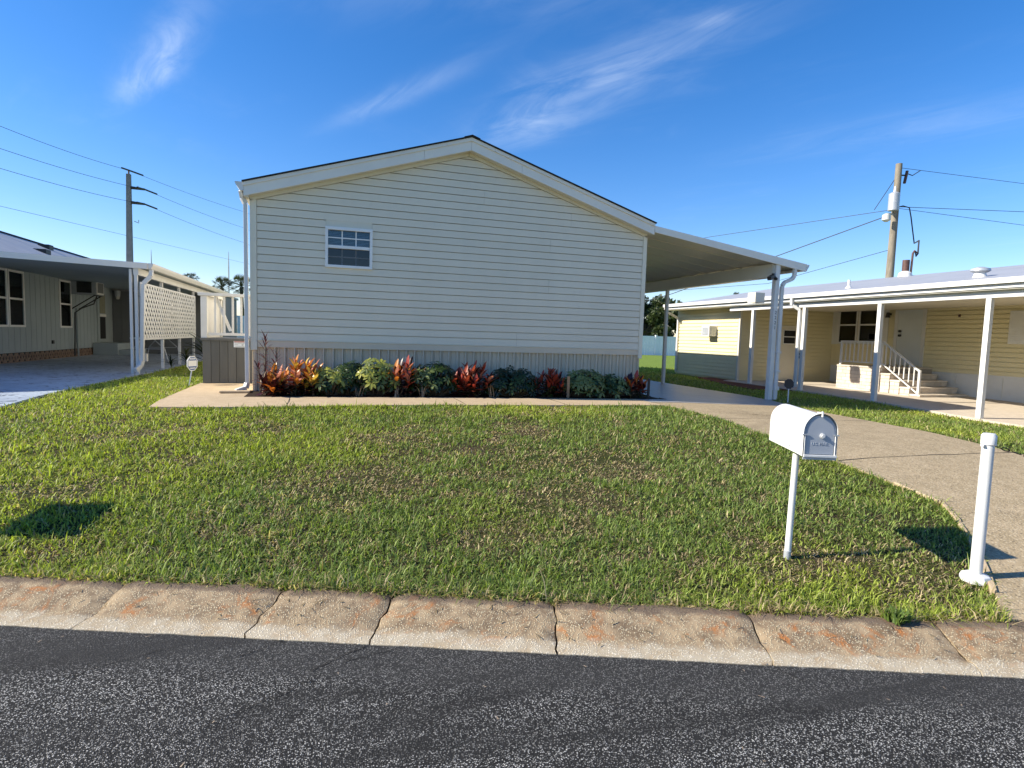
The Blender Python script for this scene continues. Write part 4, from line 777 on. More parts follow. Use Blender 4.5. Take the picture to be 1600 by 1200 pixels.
# bollard with chain
bxx, byy = 3.85, 2.50; z0 = G(bxx, byy)-.02; t = thing('bollard', 'white plastic chain bollard on an octagonal base by the driveway', 'bollard', (bxx, byy, z0))
bs = MB(); ring = []
for (r, z) in ((.082, 0), (.084, .022), (.074, .045), (.040, .056)): ring.append([(bxx+r*math.cos(math.radians(22.5+45*k)), byy+r*math.sin(math.radians(22.5+45*k)), z0+z) for k in range(8)])
vs = [p for r in ring for p in r]; bs.add(vs, [(i*8+k, i*8+(k+1) % 8, (i+1)*8+(k+1) % 8, (i+1)*8+k) for i in range(3) for k in range(8)] + [tuple(reversed(range(8))), tuple(24+k for k in range(8))]); bs.build('base', A['whiteplastic'], t, bevel=.004)
LX, LY = .020, .012
pl = MB(); pl.tube([(bxx, byy, z0+.05), (bxx+LX*.94, byy+LY*.94, z0+.87)], .033, 20); smooth_by_angle(pl.build('post', A['whiteplastic'], t))
cpn = MB(); cpn.tube([(bxx+LX*.93, byy+LY*.93, z0+.855), (bxx+LX*.95, byy+LY*.95, z0+.86), (bxx+LX, byy+LY, z0+.915), (bxx+LX, byy+LY, z0+.928)], [.034, .040, .040, .031], 20); smooth_by_angle(cpn.build('cap', A['whiteplastic'], t))
for sgn in (-1, 1): MB().bar((bxx+LX+sgn*.034, byy+LY, z0+.855), (bxx+LX+sgn*.060, byy+LY-.003, z0+.855), .02, .012).build('chain_hook', A['whiteplastic'], t, bevel=.003)
ch = thing('chain', 'rusty chain hanging from the white bollard across the driveway', 'chain', (bxx+.1, byy, z0+.7)); n = 64; a = Vector((bxx+LX+.055, byy+LY, z0+.85)); b = Vector((8.0, 1.0, .95)); lm = MB(); lm.tube([(math.cos(q)*.016, math.sin(q)*.008, 0) for q in [i*math.pi/4 for i in range(9)]], .003, 5, cap=False); lme = lm.mesh('link'); lme.materials.append(A['chain'])
for i in range(n):
    s = i/n; p = a.lerp(b, s); p.z -= .34*4*s*(1-s); q = a.lerp(b, s+.01); q.z -= .34*4*(s+.01)*(1-s-.01); o = link('link', lme, None, ch); o.rotation_mode = 'QUATERNION'; o.location = p; o.rotation_quaternion = aim(q-p, (i % 2)*math.pi/2); o.scale = (1.7, 1.1, 1.1)

# security signs
def security_sign(label, x, y, h, face, back, lean=0.):
    wm = A['signwhite'] if back is None else A[back]
    z0 = G(x, y)-.02; t = thing('yard_sign', label, 'yard sign', (x, y, z0), 'small octagonal yard signs'); f = Vector((*face, 0)).normalized(); s = Vector((-f.y, f.x, 0)); u = Vector((0, 0, 1))
    MB().bar((x-lean, y, z0), (x, y, z0+h), .018, .014).build('stake', A['signwhite'], t); c = Vector((x, y, z0+h+.11)) + f*.012
    def octo(r, d0, d1, mt, nm, par):
        r *= .88 if back is None else .66
        mb = MB(); pts = [(r*math.cos(math.radians(22.5+45*k)), r*1.1*math.sin(math.radians(22.5+45*k))) for k in range(8)]; mb.prism(pts, lambda p: c+s*p[0]+u*p[1]+f*d1, lambda p: c+s*p[0]+u*p[1]+f*d0); return mb.build(nm, mt, par)
    pl = octo(.145, -.004, .004, wm, 'plate', t); octo(.128, .0042, .0052, A['blue'], 'blue_border', pl); octo(.116, .0054, .0064, A['signwhite'], 'inner_field', pl)
    for (z, w, hh) in ((.062, .072, .020), (.095, .035, .010), (-.062, .085, .022), (-.098, .045, .010)): MB().bar(c+s*-w+u*z+f*.0078, c+s*w+u*z+f*.0078, .002, hh).build('printed_band', A['blue'], pl)
    return t
security_sign('white and blue octagonal yard sign beside the charcoal deck skirt', -2.32, 11.62, .30, (.95, -.62), None, .05)
security_sign('octagonal yard sign, its shade painted as a dark plate, beside the carport post', 9.02, 9.72, .30, (.75, .66), 'numeral')  # black plate puts the backlit shade into the sign's colour

# ------------------------------------------------------------------ left neighbour
lh = thing('mobile_home', 'slate grey mobile home with white windows at the left, behind its carport', 'house', (-7.7, 18, .5))
LXW = -7.7
MB().box(-15, LXW, 11.8, 30, .76, 3.12).build('wall', A['lwall'], lh)
for i in range(34):
    y = 14.6+i*.30; MB().box(LXW+.001, LXW+.008, y, y+.012, .78, 3.05).build('wall_batten', A['lwall'], lh)
MB().box(-15, LXW-.10, 11.85, 30, .45, .759).build('crawl_wall', A['black'], lh)
sk = MB()
for i in range(46):
    y = 12+i*.29
    for (a, b) in (((y, .52), (y+.20, .74)), ((y+.20, .52), (y, .74))): sk.bar((LXW-.03, a[0], a[1]), (LXW-.03, b[0], b[1]), .022, .026)
    sk.bar((LXW-.03, y+.245, .52), (LXW-.03, y+.245, .74), .03, .03)
sk.box(LXW-.055, LXW-.005, 12, 25.4, .48, .52); sk.build('skirting_screen', A['brick'], lh, kind='stuff')
RLX, RLZ = -11.5, 4.75
for a, b in ((RLX, LXW+.25), (-15.3, RLX)):
    za = RLZ if a == RLX else 3.15; zb = RLZ if b == RLX else 3.08
    MB().prism([(a, za), (b, zb), (b, zb+.06), (a, za+.06)], lambda p: (p[0], 11.6, p[1]), lambda p: (p[0], 46, p[1])).build('roof', A['roofgrey'], lh)
MB().tube([(RLX, 11.6, RLZ+.05), (RLX, 46, RLZ+.05)], .07, 8).build('ridge_cap', A['shingle'], lh)
MB().prism([(-15, 3.1), (LXW, 3.1), (RLX, RLZ-.02)], lambda p: (p[0], 11.8, p[1]), lambda p: (p[0], 12.0, p[1])).build('gable_wall', A['lwall'], lh)
for (x, y) in ((-9.6, 24.8), (-10.9, 28.5)): MB().box(x-.2, x+.2, y-.2, y+.2, RLZ-(x-RLX)*.44-.05, RLZ-(x-RLX)*.44+.20).build('roof_vent', A['black'], lh, bevel=.02)
def window_x(par, X, y0, y1, z0, z1, sgn, frame, curtain=.5, name='window', glass='glass'):
    """window in a wall of constant X; sgn is the outward direction along X"""
    fr = MB(); w = .055; o = sgn*.035
    xs = sorted((X+sgn*.002, X+o))
    for a, b, c, d in ((y0, y1, z1-w, z1), (y0, y1, z0, z0+w), (y0, y0+w, z0+w+.0005, z1-w-.0005), (y1-w, y1, z0+w+.0005, z1-w-.0005)): fr.box(xs[0], xs[1], a, b, c, d)
    wn = fr.build(name, frame, par, bevel=.004); zm = (z0+z1)/2
    x2 = sorted((X+sgn*.004, X+sgn*.028)); MB().box(x2[0], x2[1], y0+w, y1-w, zm-.025, zm+.025).build('meeting_rail', frame, wn)
    x3 = sorted((X+sgn*.010, X+sgn*.014))
    for a, b in ((z0+w, zm-.0255), (zm+.0255, z1-w)): MB().box(x3[0], x3[1], y0+w, y1-w, a, b).build('pane', A[glass], wn)
    x4 = sorted((X+sgn*.001, X+sgn*.004)); MB().box(x4[0], x4[1], y0+w, y1-w, z0+w, z1-w).build('dark_room', A['dark'], wn)
    if curtain:
        x5 = sorted((X+sgn*.005, X+sgn*.007)); MB().box(x5[0], x5[1], y0+w, y1-w, z1-w-(z1-z0)*curtain, z1-w).build('blind', A['curtain'], wn)
    return wn
window_x(lh, LXW, 16.9, 17.88, 1.42, 2.87, 1, A['frame'], .48); window_x(lh, LXW, 17.92, 18.74, 1.42, 2.87, 1, A['frame'], .48)
window_x(lh, LXW, 20.88, 21.72, 1.42, 2.86, 1, A['frame'], .45)
dr = MB().box(LXW+.001, LXW+.035, 23.85, 24.75, .95, 2.83).build('door', A['lwall'], lh)
MB().box(LXW+.036, LXW+.045, 24.05, 24.55, 1.95, 2.62).build('door_glass', A['curtain'], dr); MB().box(LXW+.036, LXW+.046, 24.05, 24.55, 1.05, 1.82).build('door_glass', A['dark'], dr); MB().box(LXW+.036, LXW+.06, 24.0, 24.6, 1.83, 1.92).build('door_rail', A['frame'], dr)
MB().box(LXW+.001, LXW+.04, 20.3, 20.4, .95, 1.05).build('outlet_box', A['black'], lh)
lt = MB(); lt.bar((LXW, 25.2, 2.92), (LXW+.25, 25.2, 2.88), .03); lt.tube([(LXW+.25, 25.2, 2.86), (LXW+.25, 25.2, 2.80), (LXW+.25, 25.2, 2.6)], [.03, .10, .08], 8); lt.build('wall_lamp', A['galv'], lh)
MB().tube([(LXW+.25, 25.2, 2.60), (LXW+.25, 25.2, 2.50)], [.075, .05], 8).build('lamp_shade', A['lampglass'], lh)
st = thing('door_steps', 'two grey concrete steps below the door in the left carport', 'steps', (-7.1, 24.2, .5))
MB().box(-7.69, -6.95, 23.4, 24.9, .51, .92).build('step', A['lwall'], st, bevel=.01); MB().box(-6.949, -6.45, 23.5, 24.8, .51, .70).build('step', A['lwall'], st, bevel=.01)
ac = thing('air_conditioner', 'window air conditioner held on black braces under the left carport', 'air conditioner', (-7.4, 22.05, 2.4))
acb = MB().box(-7.69, -7.0, 21.7, 22.35, 2.48, 2.93).build('housing', A['galv'], ac, bevel=.01)
MB().box(-7.52, -7.12, 21.688, 21.699, 2.53, 2.88).build('side_grille', A['black'], acb); MB().box(-6.999, -6.985, 21.73, 22.32, 2.50, 2.91).build('rear_grille', A['frame'], acb); MB().box(-6.984, -6.978, 21.78, 22.27, 2.55, 2.86).build('coil', A['lwall2'], acb)
for y in (21.75, 22.3): MB().bar((-7.05, y, 2.47), (-7.68, y, 2.02), .03, .03).build('brace', A['black'], ac)
MB().bar((-7.05, 21.73, 2.46), (-7.05, 22.32, 2.46), .04, .03).build('brace', A['black'], ac)
MB().tube([(-7.1, 22.05, 2.44), (-7.15, 21.95, 2.2), (-7.45, 21.85, 2.05), (-7.6, 21.75, 1.9), (-7.62, 21.7, .55)], .02, 6).build('drain_hose', A['black'], ac)
MB().tube([(-7.66, 22.05, 2.05), (-7.66, 22.1, .5)], .025, 6).build('conduit', A['lwall'], lh)

lc = thing('carport', 'white edged carport with lattice screen on the grey house at the left', 'carport', (-3.9, 14.5, .5))
CXR = -3.70
def lz(x): return 2.885-(x-CXR)*.026
MB().prism([(-8.2, lz(-8.2)-.02), (CXR-.01, lz(CXR)-.02), (CXR-.01, lz(CXR)-.10), (-8.2, lz(-8.2)-.10)], lambda p: (p[0], 14.43, p[1]), lambda p: (p[0], 25.4, p[1])).build('roof', A['lwall'], lc)
MB().prism([(-8.2, lz(-8.2)), (CXR, lz(CXR)), (CXR, lz(CXR)-.125), (-8.2, lz(-8.2)-.115)], lambda p: (p[0], 14.40, p[1]), lambda p: (p[0], 14.428, p[1])).build('fascia_board', A['fascia'], lc)
MB().box(CXR-.025, CXR+.01, 14.43, 25.5, lz(CXR)-.11, lz(CXR)).build('fascia_board', A['fascia'], lc)
MB().prism([(CXR+.011, 2.885), (CXR+.11, 2.885), (CXR+.10, 2.84), (CXR+.06, 2.77), (CXR+.011, 2.77)], lambda p: (p[0], 14.42, p[1]), lambda p: (p[0], 25.5, p[1])).build('gutter', A['white'], lc)
MB().box(-3.98, -3.88, 14.45, 25.4, 2.63, 2.775).build('beam', A['white'], lc)
for y in (14.46, 16.45, 18.2, 19.98, 22.6): MB().box(-3.965, -3.905, y, y+.06, .48, 2.63).build('post', A['white'], lc)
MB().box(-4.06, -4.01, 14.46, 14.51, .48, 2.75).build('post', A['white'], lc)
dl = MB(); rect_pipe(dl, [(CXR+.05, 14.52, 2.76), (CXR+.04, 14.50, 2.62), (-3.80, 14.48, 2.45), (-3.84, 14.44, .80), (-3.86, 14.40, .68), (-3.92, 14.26, .60)], .07, .09); dl.build('downspout', A['white'], lc, bevel=.008)
MB().box(-3.86, -3.80, 14.62, 14.74, .78, .94).build('outlet_box', A['white'], lc)
lat = MB(); LA, LB, z0, z1 = 14.53, 20.0, 1.27, 2.47
def slat(y0, sgn, x):
    # 45 degree slat clipped to the frame
    ya, za, yb, zb = y0, z0, y0+sgn*(z1-z0), z1
    pts = []
    for (yy, zz) in ((ya, za), (yb, zb)): pts.append([yy, zz])
    (ya, za), (yb, zb) = pts
    if min(ya, yb) > LB or max(ya, yb) < LA: return
    def cl(y, z, oy, oz):
        lim = LA if y < LA else (LB if y > LB else None)
        if lim is None: return y, z
        tt = (lim-y)/(oy-y); return lim, z+(oz-z)*tt
    a = cl(ya, za, yb, zb); b = cl(yb, zb, ya, za)
    if abs(a[0]-b[0]) < .02: return
    lat.bar((x, a[0], a[1]), (x, b[0], b[1]), .006, .044, up=(1, 0, 0)) if False else lat.bar((x, a[0], a[1]), (x, b[0], b[1]), .072, .006, up=(1, 0, 0))
y = LA-1.3
while y < LB+1.3:
    slat(y, 1, -3.885); slat(y, -1, -3.878); y += .205
lat.build('lattice_screen', A['white'], lc, kind='stuff')
for a in ((LA, LB, z0-.03, z0+.02), (LA, LB, z1-.02, z1+.02)): MB().box(-3.895, -3.868, *a).build('lattice_rail', A['white'], lc)
for yy in (LA, 17.2, LB-.04): MB().box(-3.8945, -3.8685, yy, yy+.045, z0+.021, z1-.021).build('lattice_stile', A['white'], lc)
shd = thing('storage_shed', 'dark slate storage room closing the back of the left carport', 'shed', (-5.8, 25.5, .5)); MB().box(LXW+.01, -3.95, 25.42, 29, .45, 2.82).build('wall', A['lwall2'], shd)
for i in range(12): MB().box(LXW+.3+i*.3, LXW+.312+i*.3, 25.408, 25.419, .5, 2.75).build('wall_batten', A['lwall2'], shd)
MB().box(LXW, -3.9, 25.40, 29.2, 2.821, 2.90).build('roof', A['roofgrey'], shd)
tb = thing('folding_table', 'white folding table under the lattice screen of the left carport', 'table', (-4.5, 18.4, .5)); MB().box(-4.9, -4.15, 17.4, 19.2, 1.20, 1.245).build('table_top', A['whiteplastic'], tb, bevel=.01)
for yy in (17.6, 19.0):
    for x0, x1 in ((-4.8, -4.95), (-4.25, -4.05)): MB().tube([(x0*.5-4.55*.5, yy, 1.2), ((x0+x1)/2, yy, .95), (x1, yy, .52)], .016, 6).build('leg', A['galv'], tb)
    MB().tube([(-4.85, yy, .95), (-4.2, yy, .95)], .013, 6).build('leg_brace', A['galv'], tb)
def spiky(label, cx, cy, n, L, mt):
    z0 = G(cx, cy); t = thing('spiky_plant', label, 'plant', (cx, cy, z0)); ms = [leaf_mesh('leaf', L, L*.08, mt, .9, .3), leaf_mesh('leaf', L*.9, L*.08, mt, .5, .3)]
    for i in range(n):
        az = random.random()*6.3; el = math.radians(random.uniform(18, 82)); put(random.choice(ms), t, (cx, cy, z0+.05+random.random()*.2), aim((math.cos(az)*math.cos(el), math.sin(az)*math.cos(el), math.sin(el))), random.uniform(.6, 1.05))
    return t
spiky('dark arching spiky plant at the far end of the lattice screen', -3.35, 18.6, 46, 1.0, A['palm']); spiky('low dark plant under the lattice beside the folding table', -3.5, 16.9, 34, .42, A['palm']); spiky('small dark tuft of leaves at the foot of the lattice post', -3.55, 15.6, 26, .32, A['s_dark'])

# ------------------------------------------------------------------ right neighbour
yh = thing('mobile_home', 'long pale yellow mobile home with white flat roof and porch at the right', 'house', (12.9, 16, .3))
def lap_x(X, y0, y1, z0, z1, sgn, step=.125):
    mb = MB(); z = z0
    while z < z1-.005:
        zt = min(z+step, z1); zg = max(z+.01, zt-.030); mb.add([(X+sgn*.030, y0, z), (X+sgn*.030, y1, z), (X+sgn*.026, y1, zg), (X+sgn*.026, y0, zg), (X-sgn*.004, y0, z), (X-sgn*.004, y1, z), (X+sgn*.002, y0, zg), (X+sgn*.002, y1, zg), (X+sgn*.002, y0, zt), (X+sgn*.002, y1, zt)], [(0, 1, 2, 3), (4, 5, 1, 0), (3, 2, 7, 6), (6, 7, 9, 8)]); z = zt
    return mb
def lap_y(Y, x0, x1, z0, z1, sgn, step=.125):
    mb = MB(); z = z0
    while z < z1-.005:
        zt = min(z+step, z1); zg = max(z+.01, zt-.030); mb.add([(x0, Y+sgn*.030, z), (x1, Y+sgn*.030, z), (x1, Y+sgn*.026, zg), (x0, Y+sgn*.026, zg), (x0, Y-sgn*.004, z), (x1, Y-sgn*.004, z), (x0, Y+sgn*.002, zg), (x1, Y+sgn*.002, zg), (x0, Y+sgn*.002, zt), (x1, Y+sgn*.002, zt)], [(0, 1, 2, 3), (4, 5, 1, 0), (3, 2, 7, 6), (6, 7, 9, 8)]); z = zt
    return mb
SX, MX, SY, SE = 12.9, 16.75, 16.2, 19.8
MB().box(SX+.001, MX+3, SY+.001, SE, .25, 2.82).build('shed_wall', A['yel'], yh)
lap_x(SX, SY+.06, SE, .38, 2.80, -1).build('siding', A['yel'], yh, kind='stuff'); lap_y(SY, SX+.06, MX, .34, 2.80, -1).build('siding', A['yel'], yh, kind='stuff')
MB().box(SX-.022, SX+.06, SY-.022, SY+.06, .30, 2.81).build('corner_trim', A['tan'], yh); MB().box(SX-.020, SX-.016, 17.93, 17.955, .4, 2.78).build('seam_strip', A['yel'], yh)
MB().box(MX+.001, MX+6, 0, SY, .2, 3.2).build('wall', A['yel'], yh)
lap_x(MX, 1, SY-.02, .92, 3.18, -1).build('siding', A['yel'], yh, kind='stuff')
MB().box(MX-.012, MX, 1, SY-.02, .86, .92).build('skirt_cap', A['whitewall'], yh)
yk = 1.
while yk < SY-.1:
    MB().box(MX-.008, MX, yk+.004, min(yk+.60, SY-.03), .2, .859).build('skirting_panel', A['whitewall'], yh); yk += .604
EX = 12.30
MB().prism([(EX+.02, 2.93), (17.3, 3.83), (17.3, 3.72), (EX+.02, 2.80)], lambda p: (p[0], 0, p[1]), lambda p: (p[0], SE+.05, p[1])).build('roof', A['roofwhite'], yh)
MB().prism([(17.3, 3.83), (23, 2.9), (23, 2.8), (17.3, 3.72)], lambda p: (p[0], 0, p[1]), lambda p: (p[0], SE+.05, p[1])).build('roof', A['roofwhite'], yh)
MB().box(EX-.01, EX+.019, 0, SE+.06, 2.765, 2.945).build('fascia_board', A['white'], yh)
MB().box(EX-.09, EX-.011, 0, SE+.02, 2.85, 2.955).build('gutter', A['white'], yh)
MB().prism([(EX+.02, 2.935), (17.3, 3.835), (17.3, 3.70), (EX+.02, 2.77)], lambda p: (p[0], SE+.051, p[1]), lambda p: (p[0], SE+.08, p[1])).build('fascia_board', A['white'], yh)
MB().box(EX+.02, MX, 0, SY, 2.74, 2.762).build('porch_ceiling', A['tan'], yh); MB().box(EX+.02, SX, SY, SE, 2.74, 2.762).build('eave_soffit', A['tan'], yh)
MB().box(12.44, 12.56, 0, SY-.03, 2.60, 2.739).build('beam', A['white'], yh)
for y in (15.1, 13.05, 10.74, 8.33, 5.9, 3.4): MB().box(12.45, 12.55, y-.05, y+.05, G(12.5, y)+.0, 2.60).build('porch_post', A['white'], yh, bevel=.006)
d3 = MB(); rect_pipe(d3, [(EX-.05, 13.3, 2.85), (EX-.04, 13.3, 2.66), (12.42, 13.16, 2.52), (12.42, 13.16, .40)], .07, .08); d3.build('downspout', A['white'], yh, bevel=.006)
d4 = MB(); rect_pipe(d4, [(EX-.05, SE-.15, 2.85), (EX-.03, SE-.15, 2.68), (SX-.06, SE-.1, 2.45), (SX-.06, SE-.1, .45)], .07, .08); d4.build('downspout', A['white'], yh, bevel=.006)
# shed door
dd = MB().box(14.42, 15.46, SY-.06, SY-.02, .33, 2.21).build('door', A['tan'], yh, bevel=.006)
for a in ((14.60, 15.12, 1.585, 2.07),): MB().box(a[0], a[1], SY-.072, SY-.061, a[2], a[3]).build('door_window_frame', A['frame'], dd)
for a in ((1.61, 1.815), (1.85, 2.045)): MB().box(14.63, 15.09, SY-.078, SY-.0725, *a).build('door_pane', A['dark'], dd)
for z in (1.15, 1.27): MB().disc((15.33, SY-.061, z), (0, -1, 0), .04, .05, 12).build('door_knob', A['black'], dd)
MB().box(14.36, 15.52, SY-.16, SY-.017, .28, .329).build('door_sill', A['patio'], yh)
ya = thing('air_conditioner', 'small window air conditioner on the sunlit yellow shed wall', 'air conditioner', (12.8, 17.6, 1.7)); MB().box(12.55, 12.88, 17.35, 17.78, 1.78, 2.14).build('housing', A['whiteplastic'], ya, bevel=.01)
MB().box(12.62, 12.83, 17.338, 17.349, 1.84, 2.08).build('side_grille', A['galv'], ya); MB().box(12.538, 12.549, 17.40, 17.73, 1.83, 2.09).build('rear_grille', A['galv'], ya)
# main wall openings
window_x(yh, MX-.031, 14.40, 15.12, 1.66, 2.92, -1, A['white'], .48); window_x(yh, MX-.031, 15.16, 15.92, 1.66, 2.92, -1, A['white'], .48)
def shutter(y0, y1, z0, z1):
    s = MB().box(MX-.05, MX-.03, y0, y1, z0, z1).build('shutter', A['whitewall'], yh)
    for i in range(14):
        z = z0+.06+i*(z1-z0-.12)/14; MB().box(MX-.056, MX-.051, y0+.04, y1-.04, z, z+.03).build('louvre', A['whitewall'], s)
shutter(15.94, 16.17, 1.64, 2.93); shutter(14.05, 14.36, 1.64, 2.93); shutter(10.2, 10.62, 1.75, 2.60)
md = MB().box(MX-.045, MX-.017, 12.95, 13.72, 1.06, 2.72).build('door', A['paledoor'], yh, bevel=.005)
for a, b in ((13.722, 13.83), (12.84, 12.948)): MB().box(MX-.05, MX-.017, a, b, 1.02, 2.73).build('door_casing', A['white'], yh)
for z in (1.95, 2.08): MB().disc((MX-.046, 13.62, z), (-1, 0, 0), .04, .05, 12).build('door_knob', A['black'], md)
yl = MB(); yl.bar((MX-.02, 14.0, 2.60), (MX-.14, 14.0, 2.62), .06); yl.tube([(MX-.15, 14.0, 2.66), (MX-.15, 14.0, 2.5)], [.04, .07], 8); yl.build('porch_lamp', A['black'], yh)
MB().bar((MX-.016, 11.9, 2.52), (MX-.05, 11.9, 2.50), .05, .06).build('outdoor_tap', A['brown'], yh)
# block steps with railing
sx = thing('porch_steps', 'white block porch steps with white railing at the yellow house', 'steps', (15.6, 12.6, .3))
PX0, PX1, PY0, PY1, PT = 14.75, MX-.02, 12.55, 14.0, 1.02
def blocks(x0, x1, y0, y1, z0, z1, faces):
    MB().box(x0+.012, x1, y0+.012, y1-.002, z0, z1-.05).build('block_core', A['mortar'], sx)
    n = max(1, round((z1-z0-.05)/.105)); hh = (z1-.05-z0)/n
    for r in range(n):
        off = .14 if r % 2 else 0
        if 'x' in faces:
            y = y0-off
            while y < y1-.01:
                a, b = max(y, y0)+.004, min(y+.28, y1)-.004
                if b-a > .03: MB().box(x0, x0+.02, a, b, z0+r*hh+.004, z0+(r+1)*hh-.004).build('block', A['block'], sx)
                y += .28
        if 'y' in faces:
            x = x0-off+.021
            while x < x1-.01:
                a, b = max(x, x0+.021)+.004, min(x+.28, x1)-.004
                if b-a > .03: MB().box(a, b, y0, y0+.02, z0+r*hh+.004, z0+(r+1)*hh-.004).build('block', A['block'], sx)
                x += .28
    MB().box(x0-.02, x1, y0-.02, y1-.001, z1-.049, z1).build('tread', A['block'], sx, bevel=.008)
blocks(PX0, PX1, PY0, PY1, .26, PT, 'x')
for i in range(4):
    zt = PT-.165*(i+1); yb = PY0-.30*i; blocks(PX0+.02, PX1-.2, yb-.30, yb-.0215, .22, zt, 'xy')
rail = lambda a, b, w=.04, nm='rail': MB().bar(a, b, w, w).build(nm, A['white'], sx)
for (x, y, zb, zt) in ((PX0+.06, PY1-.06, PT, PT+.72), (PX0+.06, PY0+.03, PT-.1, PT+.72), (PX0+.06, PY0-1.12, .27, 1.0)): rail((x, y, zb), (x, y, zt), .055, 'newel_post')
rail((PX0+.06, PY1-.09, PT+.70), (PX0+.06, PY0+.06, PT+.70), .045, 'handrail'); rail((PX0+.06, PY1-.09, PT+.10), (PX0+.06, PY0+.06, PT+.10), .03, 'bottom_rail')
for i in range(8): y = PY1-.22-i*.145; rail((PX0+.06, y, PT+.116), (PX0+.06, y, PT+.677), .025, 'baluster')
rail((PX0+.06, PY0, PT+.70), (PX0+.06, PY0-1.10, .98), .045, 'handrail'); rail((PX0+.06, PY0, PT+.10), (PX0+.06, PY0-1.10, .38), .03, 'bottom_rail')
for i in range(7): s = (i+.7)/7.6; y = PY0-1.1*s; rail((PX0+.06, y, PT+.115-.64*s+.0), (PX0+.06, y, PT+.675-.72*s), .025, 'baluster')
# roof furniture of the yellow house
def roofz(x): return 2.93+(x-12.32)*(.90/4.98)
def roof_thing(name, x, y, parts):
    for nm, pts, rad, mt in parts: smooth_by_angle(MB().tube([(x+dx, y+dy, roofz(x)+dz) for dx, dy, dz in pts], rad, 14).build(nm, A[mt], yh))
def on_roof(px, py):
    c = Vector(((px-800)/FPX, (py-600)/FPX, 1.)); r = r2*c.x + d2*c.y + fwd*c.z; k = .90/4.98
    t = (2.93-12.32*k-EYE.z)/(r.z-k*r.x); p = EYE+r*t; return p.x, p.y
x, y = on_roof(1531, 433)
roof_thing('v', x, y, [('roof_vent', [(0, 0, -.02), (0, 0, .10)], [.14, .10], 'white'), ('vent_cap', [(0, 0, .10), (0, 0, .13), (0, 0, .18), (0, 0, .22)], [.13, .19, .18, .06], 'galv')])
x, y = on_roof(1326, 450)
roof_thing('v', x, y, [('vent_pipe', [(0, 0, -.02), (0, 0, .22)], [.035, .035], 'white'), ('pipe_flashing', [(0, 0, -.02), (0, 0, .06)], [.10, .04], 'white')])
FX, FY = on_roof(1414, 432)
roof_thing('v', FX, FY, [('mast_flashing', [(0, 0, -.02), (0, 0, .10), (0, 0, .16)], [.20, .18, .10], 'white'), ('flue', [(0, 0, .14), (0, 0, .50)], [.10, .10], 'brown')])
MB().tube([(FX+.10, FY-.1, roofz(FX)+.1), (FX+.12, FY-.1, roofz(FX)+.70), (FX+.18, FY-.1, roofz(FX)+.78), (FX+.25, FY-.12, roofz(FX)+.72)], .03, 8).build('service_mast', A['brown'], yh)
x, y = on_roof(1180, 470); MB().box(x, x+.32, y, y+.32, roofz(x)-.05, roofz(x)+.24).build('roof_box', A['tan'], yh, bevel=.01)

# ------------------------------------------------------------------ poles and lines
def ray(px, py):
    c = Vector(((px-800)/FPX, (py-600)/FPX, 1.)); return r2*c.x + d2*c.y + fwd*c.z
def atY(px, py, Y): r = ray(px, py); return EYE + r*(Y/r.y)
def atX(px, py, X): r = ray(px, py); return EYE + r*(X/r.x)
up_ = thing('utility_pole', 'tall concrete utility pole with dark arms behind the grey house', 'utility pole', (-12.6, 45, .4))
mb = MB(); mb.add([(-12.6-.21, 44.79, .3), (-12.6+.21, 44.79, .3), (-12.6+.21, 45.21, .3), (-12.6-.21, 45.21, .3), (-12.52-.12, 44.88, 11.4), (-12.52+.12, 44.88, 11.4), (-12.52+.12, 45.12, 11.4), (-12.52-.12, 45.12, 11.4)], [(0, 3, 2, 1), (4, 5, 6, 7), (0, 1, 5, 4), (1, 2, 6, 5), (2, 3, 7, 6), (3, 0, 4, 7)]); mb.build('shaft', A['concpole'], up_)
W1, W2, W3 = atY(201, 266, 45), atY(226, 296, 45), atY(226, 319, 45)
MB().tube([W1, (W1.x, W1.y, 11.3)], .05, 8).build('insulator', A['brown'], up_)
for w in (W2, W3): MB().tube([(-12.6, 45, w.z+.05), (w.x, 45, w.z)], [.11, .07], 8).build('insulator_arm', A['black'], up_)
for z in (10.1, 7.9): MB().tube([(-12.25, 45, z+.5), (-12.0, 45, z+.4), (-12.0, 45, z+.6)], .03, 6).build('bracket', A['galv'], up_)
def cable(label, pts, r, group, sag=0., par=None, nm='power_line'):
    P = []
    for a, b in zip(pts[:-1], pts[1:]):
        a = Vector(a); b = Vector(b)
        for i in range(14):
            s = i/14; p = a.lerp(b, s); p.z -= sag*4*s*(1-s); P.append(p)
    P.append(Vector(pts[-1])); o = MB().tube(P, r, 5).build(nm, A['wire'], par)
    if par is None: tag(o, label, 'power line', group)
    return o
for lb, l, m_, rr in (('topmost thin power line passing the concrete pole', (0, 197), W1, (378, 330)), ('second power line from the top on the concrete pole', (0, 232), W2, (378, 355)), ('third power line from the top on the concrete pole', (0, 263), W3, (378, 378))):
    a = atY(*l, 33); b = atY(*rr, 62); d = (b-Vector(m_)); cable(lb, [a+(a-Vector(m_))*1.5, a, m_, b, b+d*2.0], .012, 'lines on the concrete pole', .12)
    MB().tube([Vector(m_).lerp(a, .075), m_, Vector(m_).lerp(b, .09)], .055, 6).build('armour_rod', A['black'], up_)
a, b = atY(0, 322, 36), atY(378, 410, 75); cable('lowest faint telephone line running across the sky at the left', [a+(a-b)*.6, a, b, b+(b-a)*.8], .010, None)
for px, y0, y1, Y, lb in ((236, 390, 418, 90, 'thin distant mast just right of the concrete pole'), (357, 393, 450, 90, 'thin distant mast above the palms')):
    a = atY(px, y0, Y); tag(MB().tube([(a.x, a.y, 0), (a.x, a.y, a.z-2), a], [.12, .09, .03], 6).build('radio_mast', A['galv'], None), lb, 'mast')
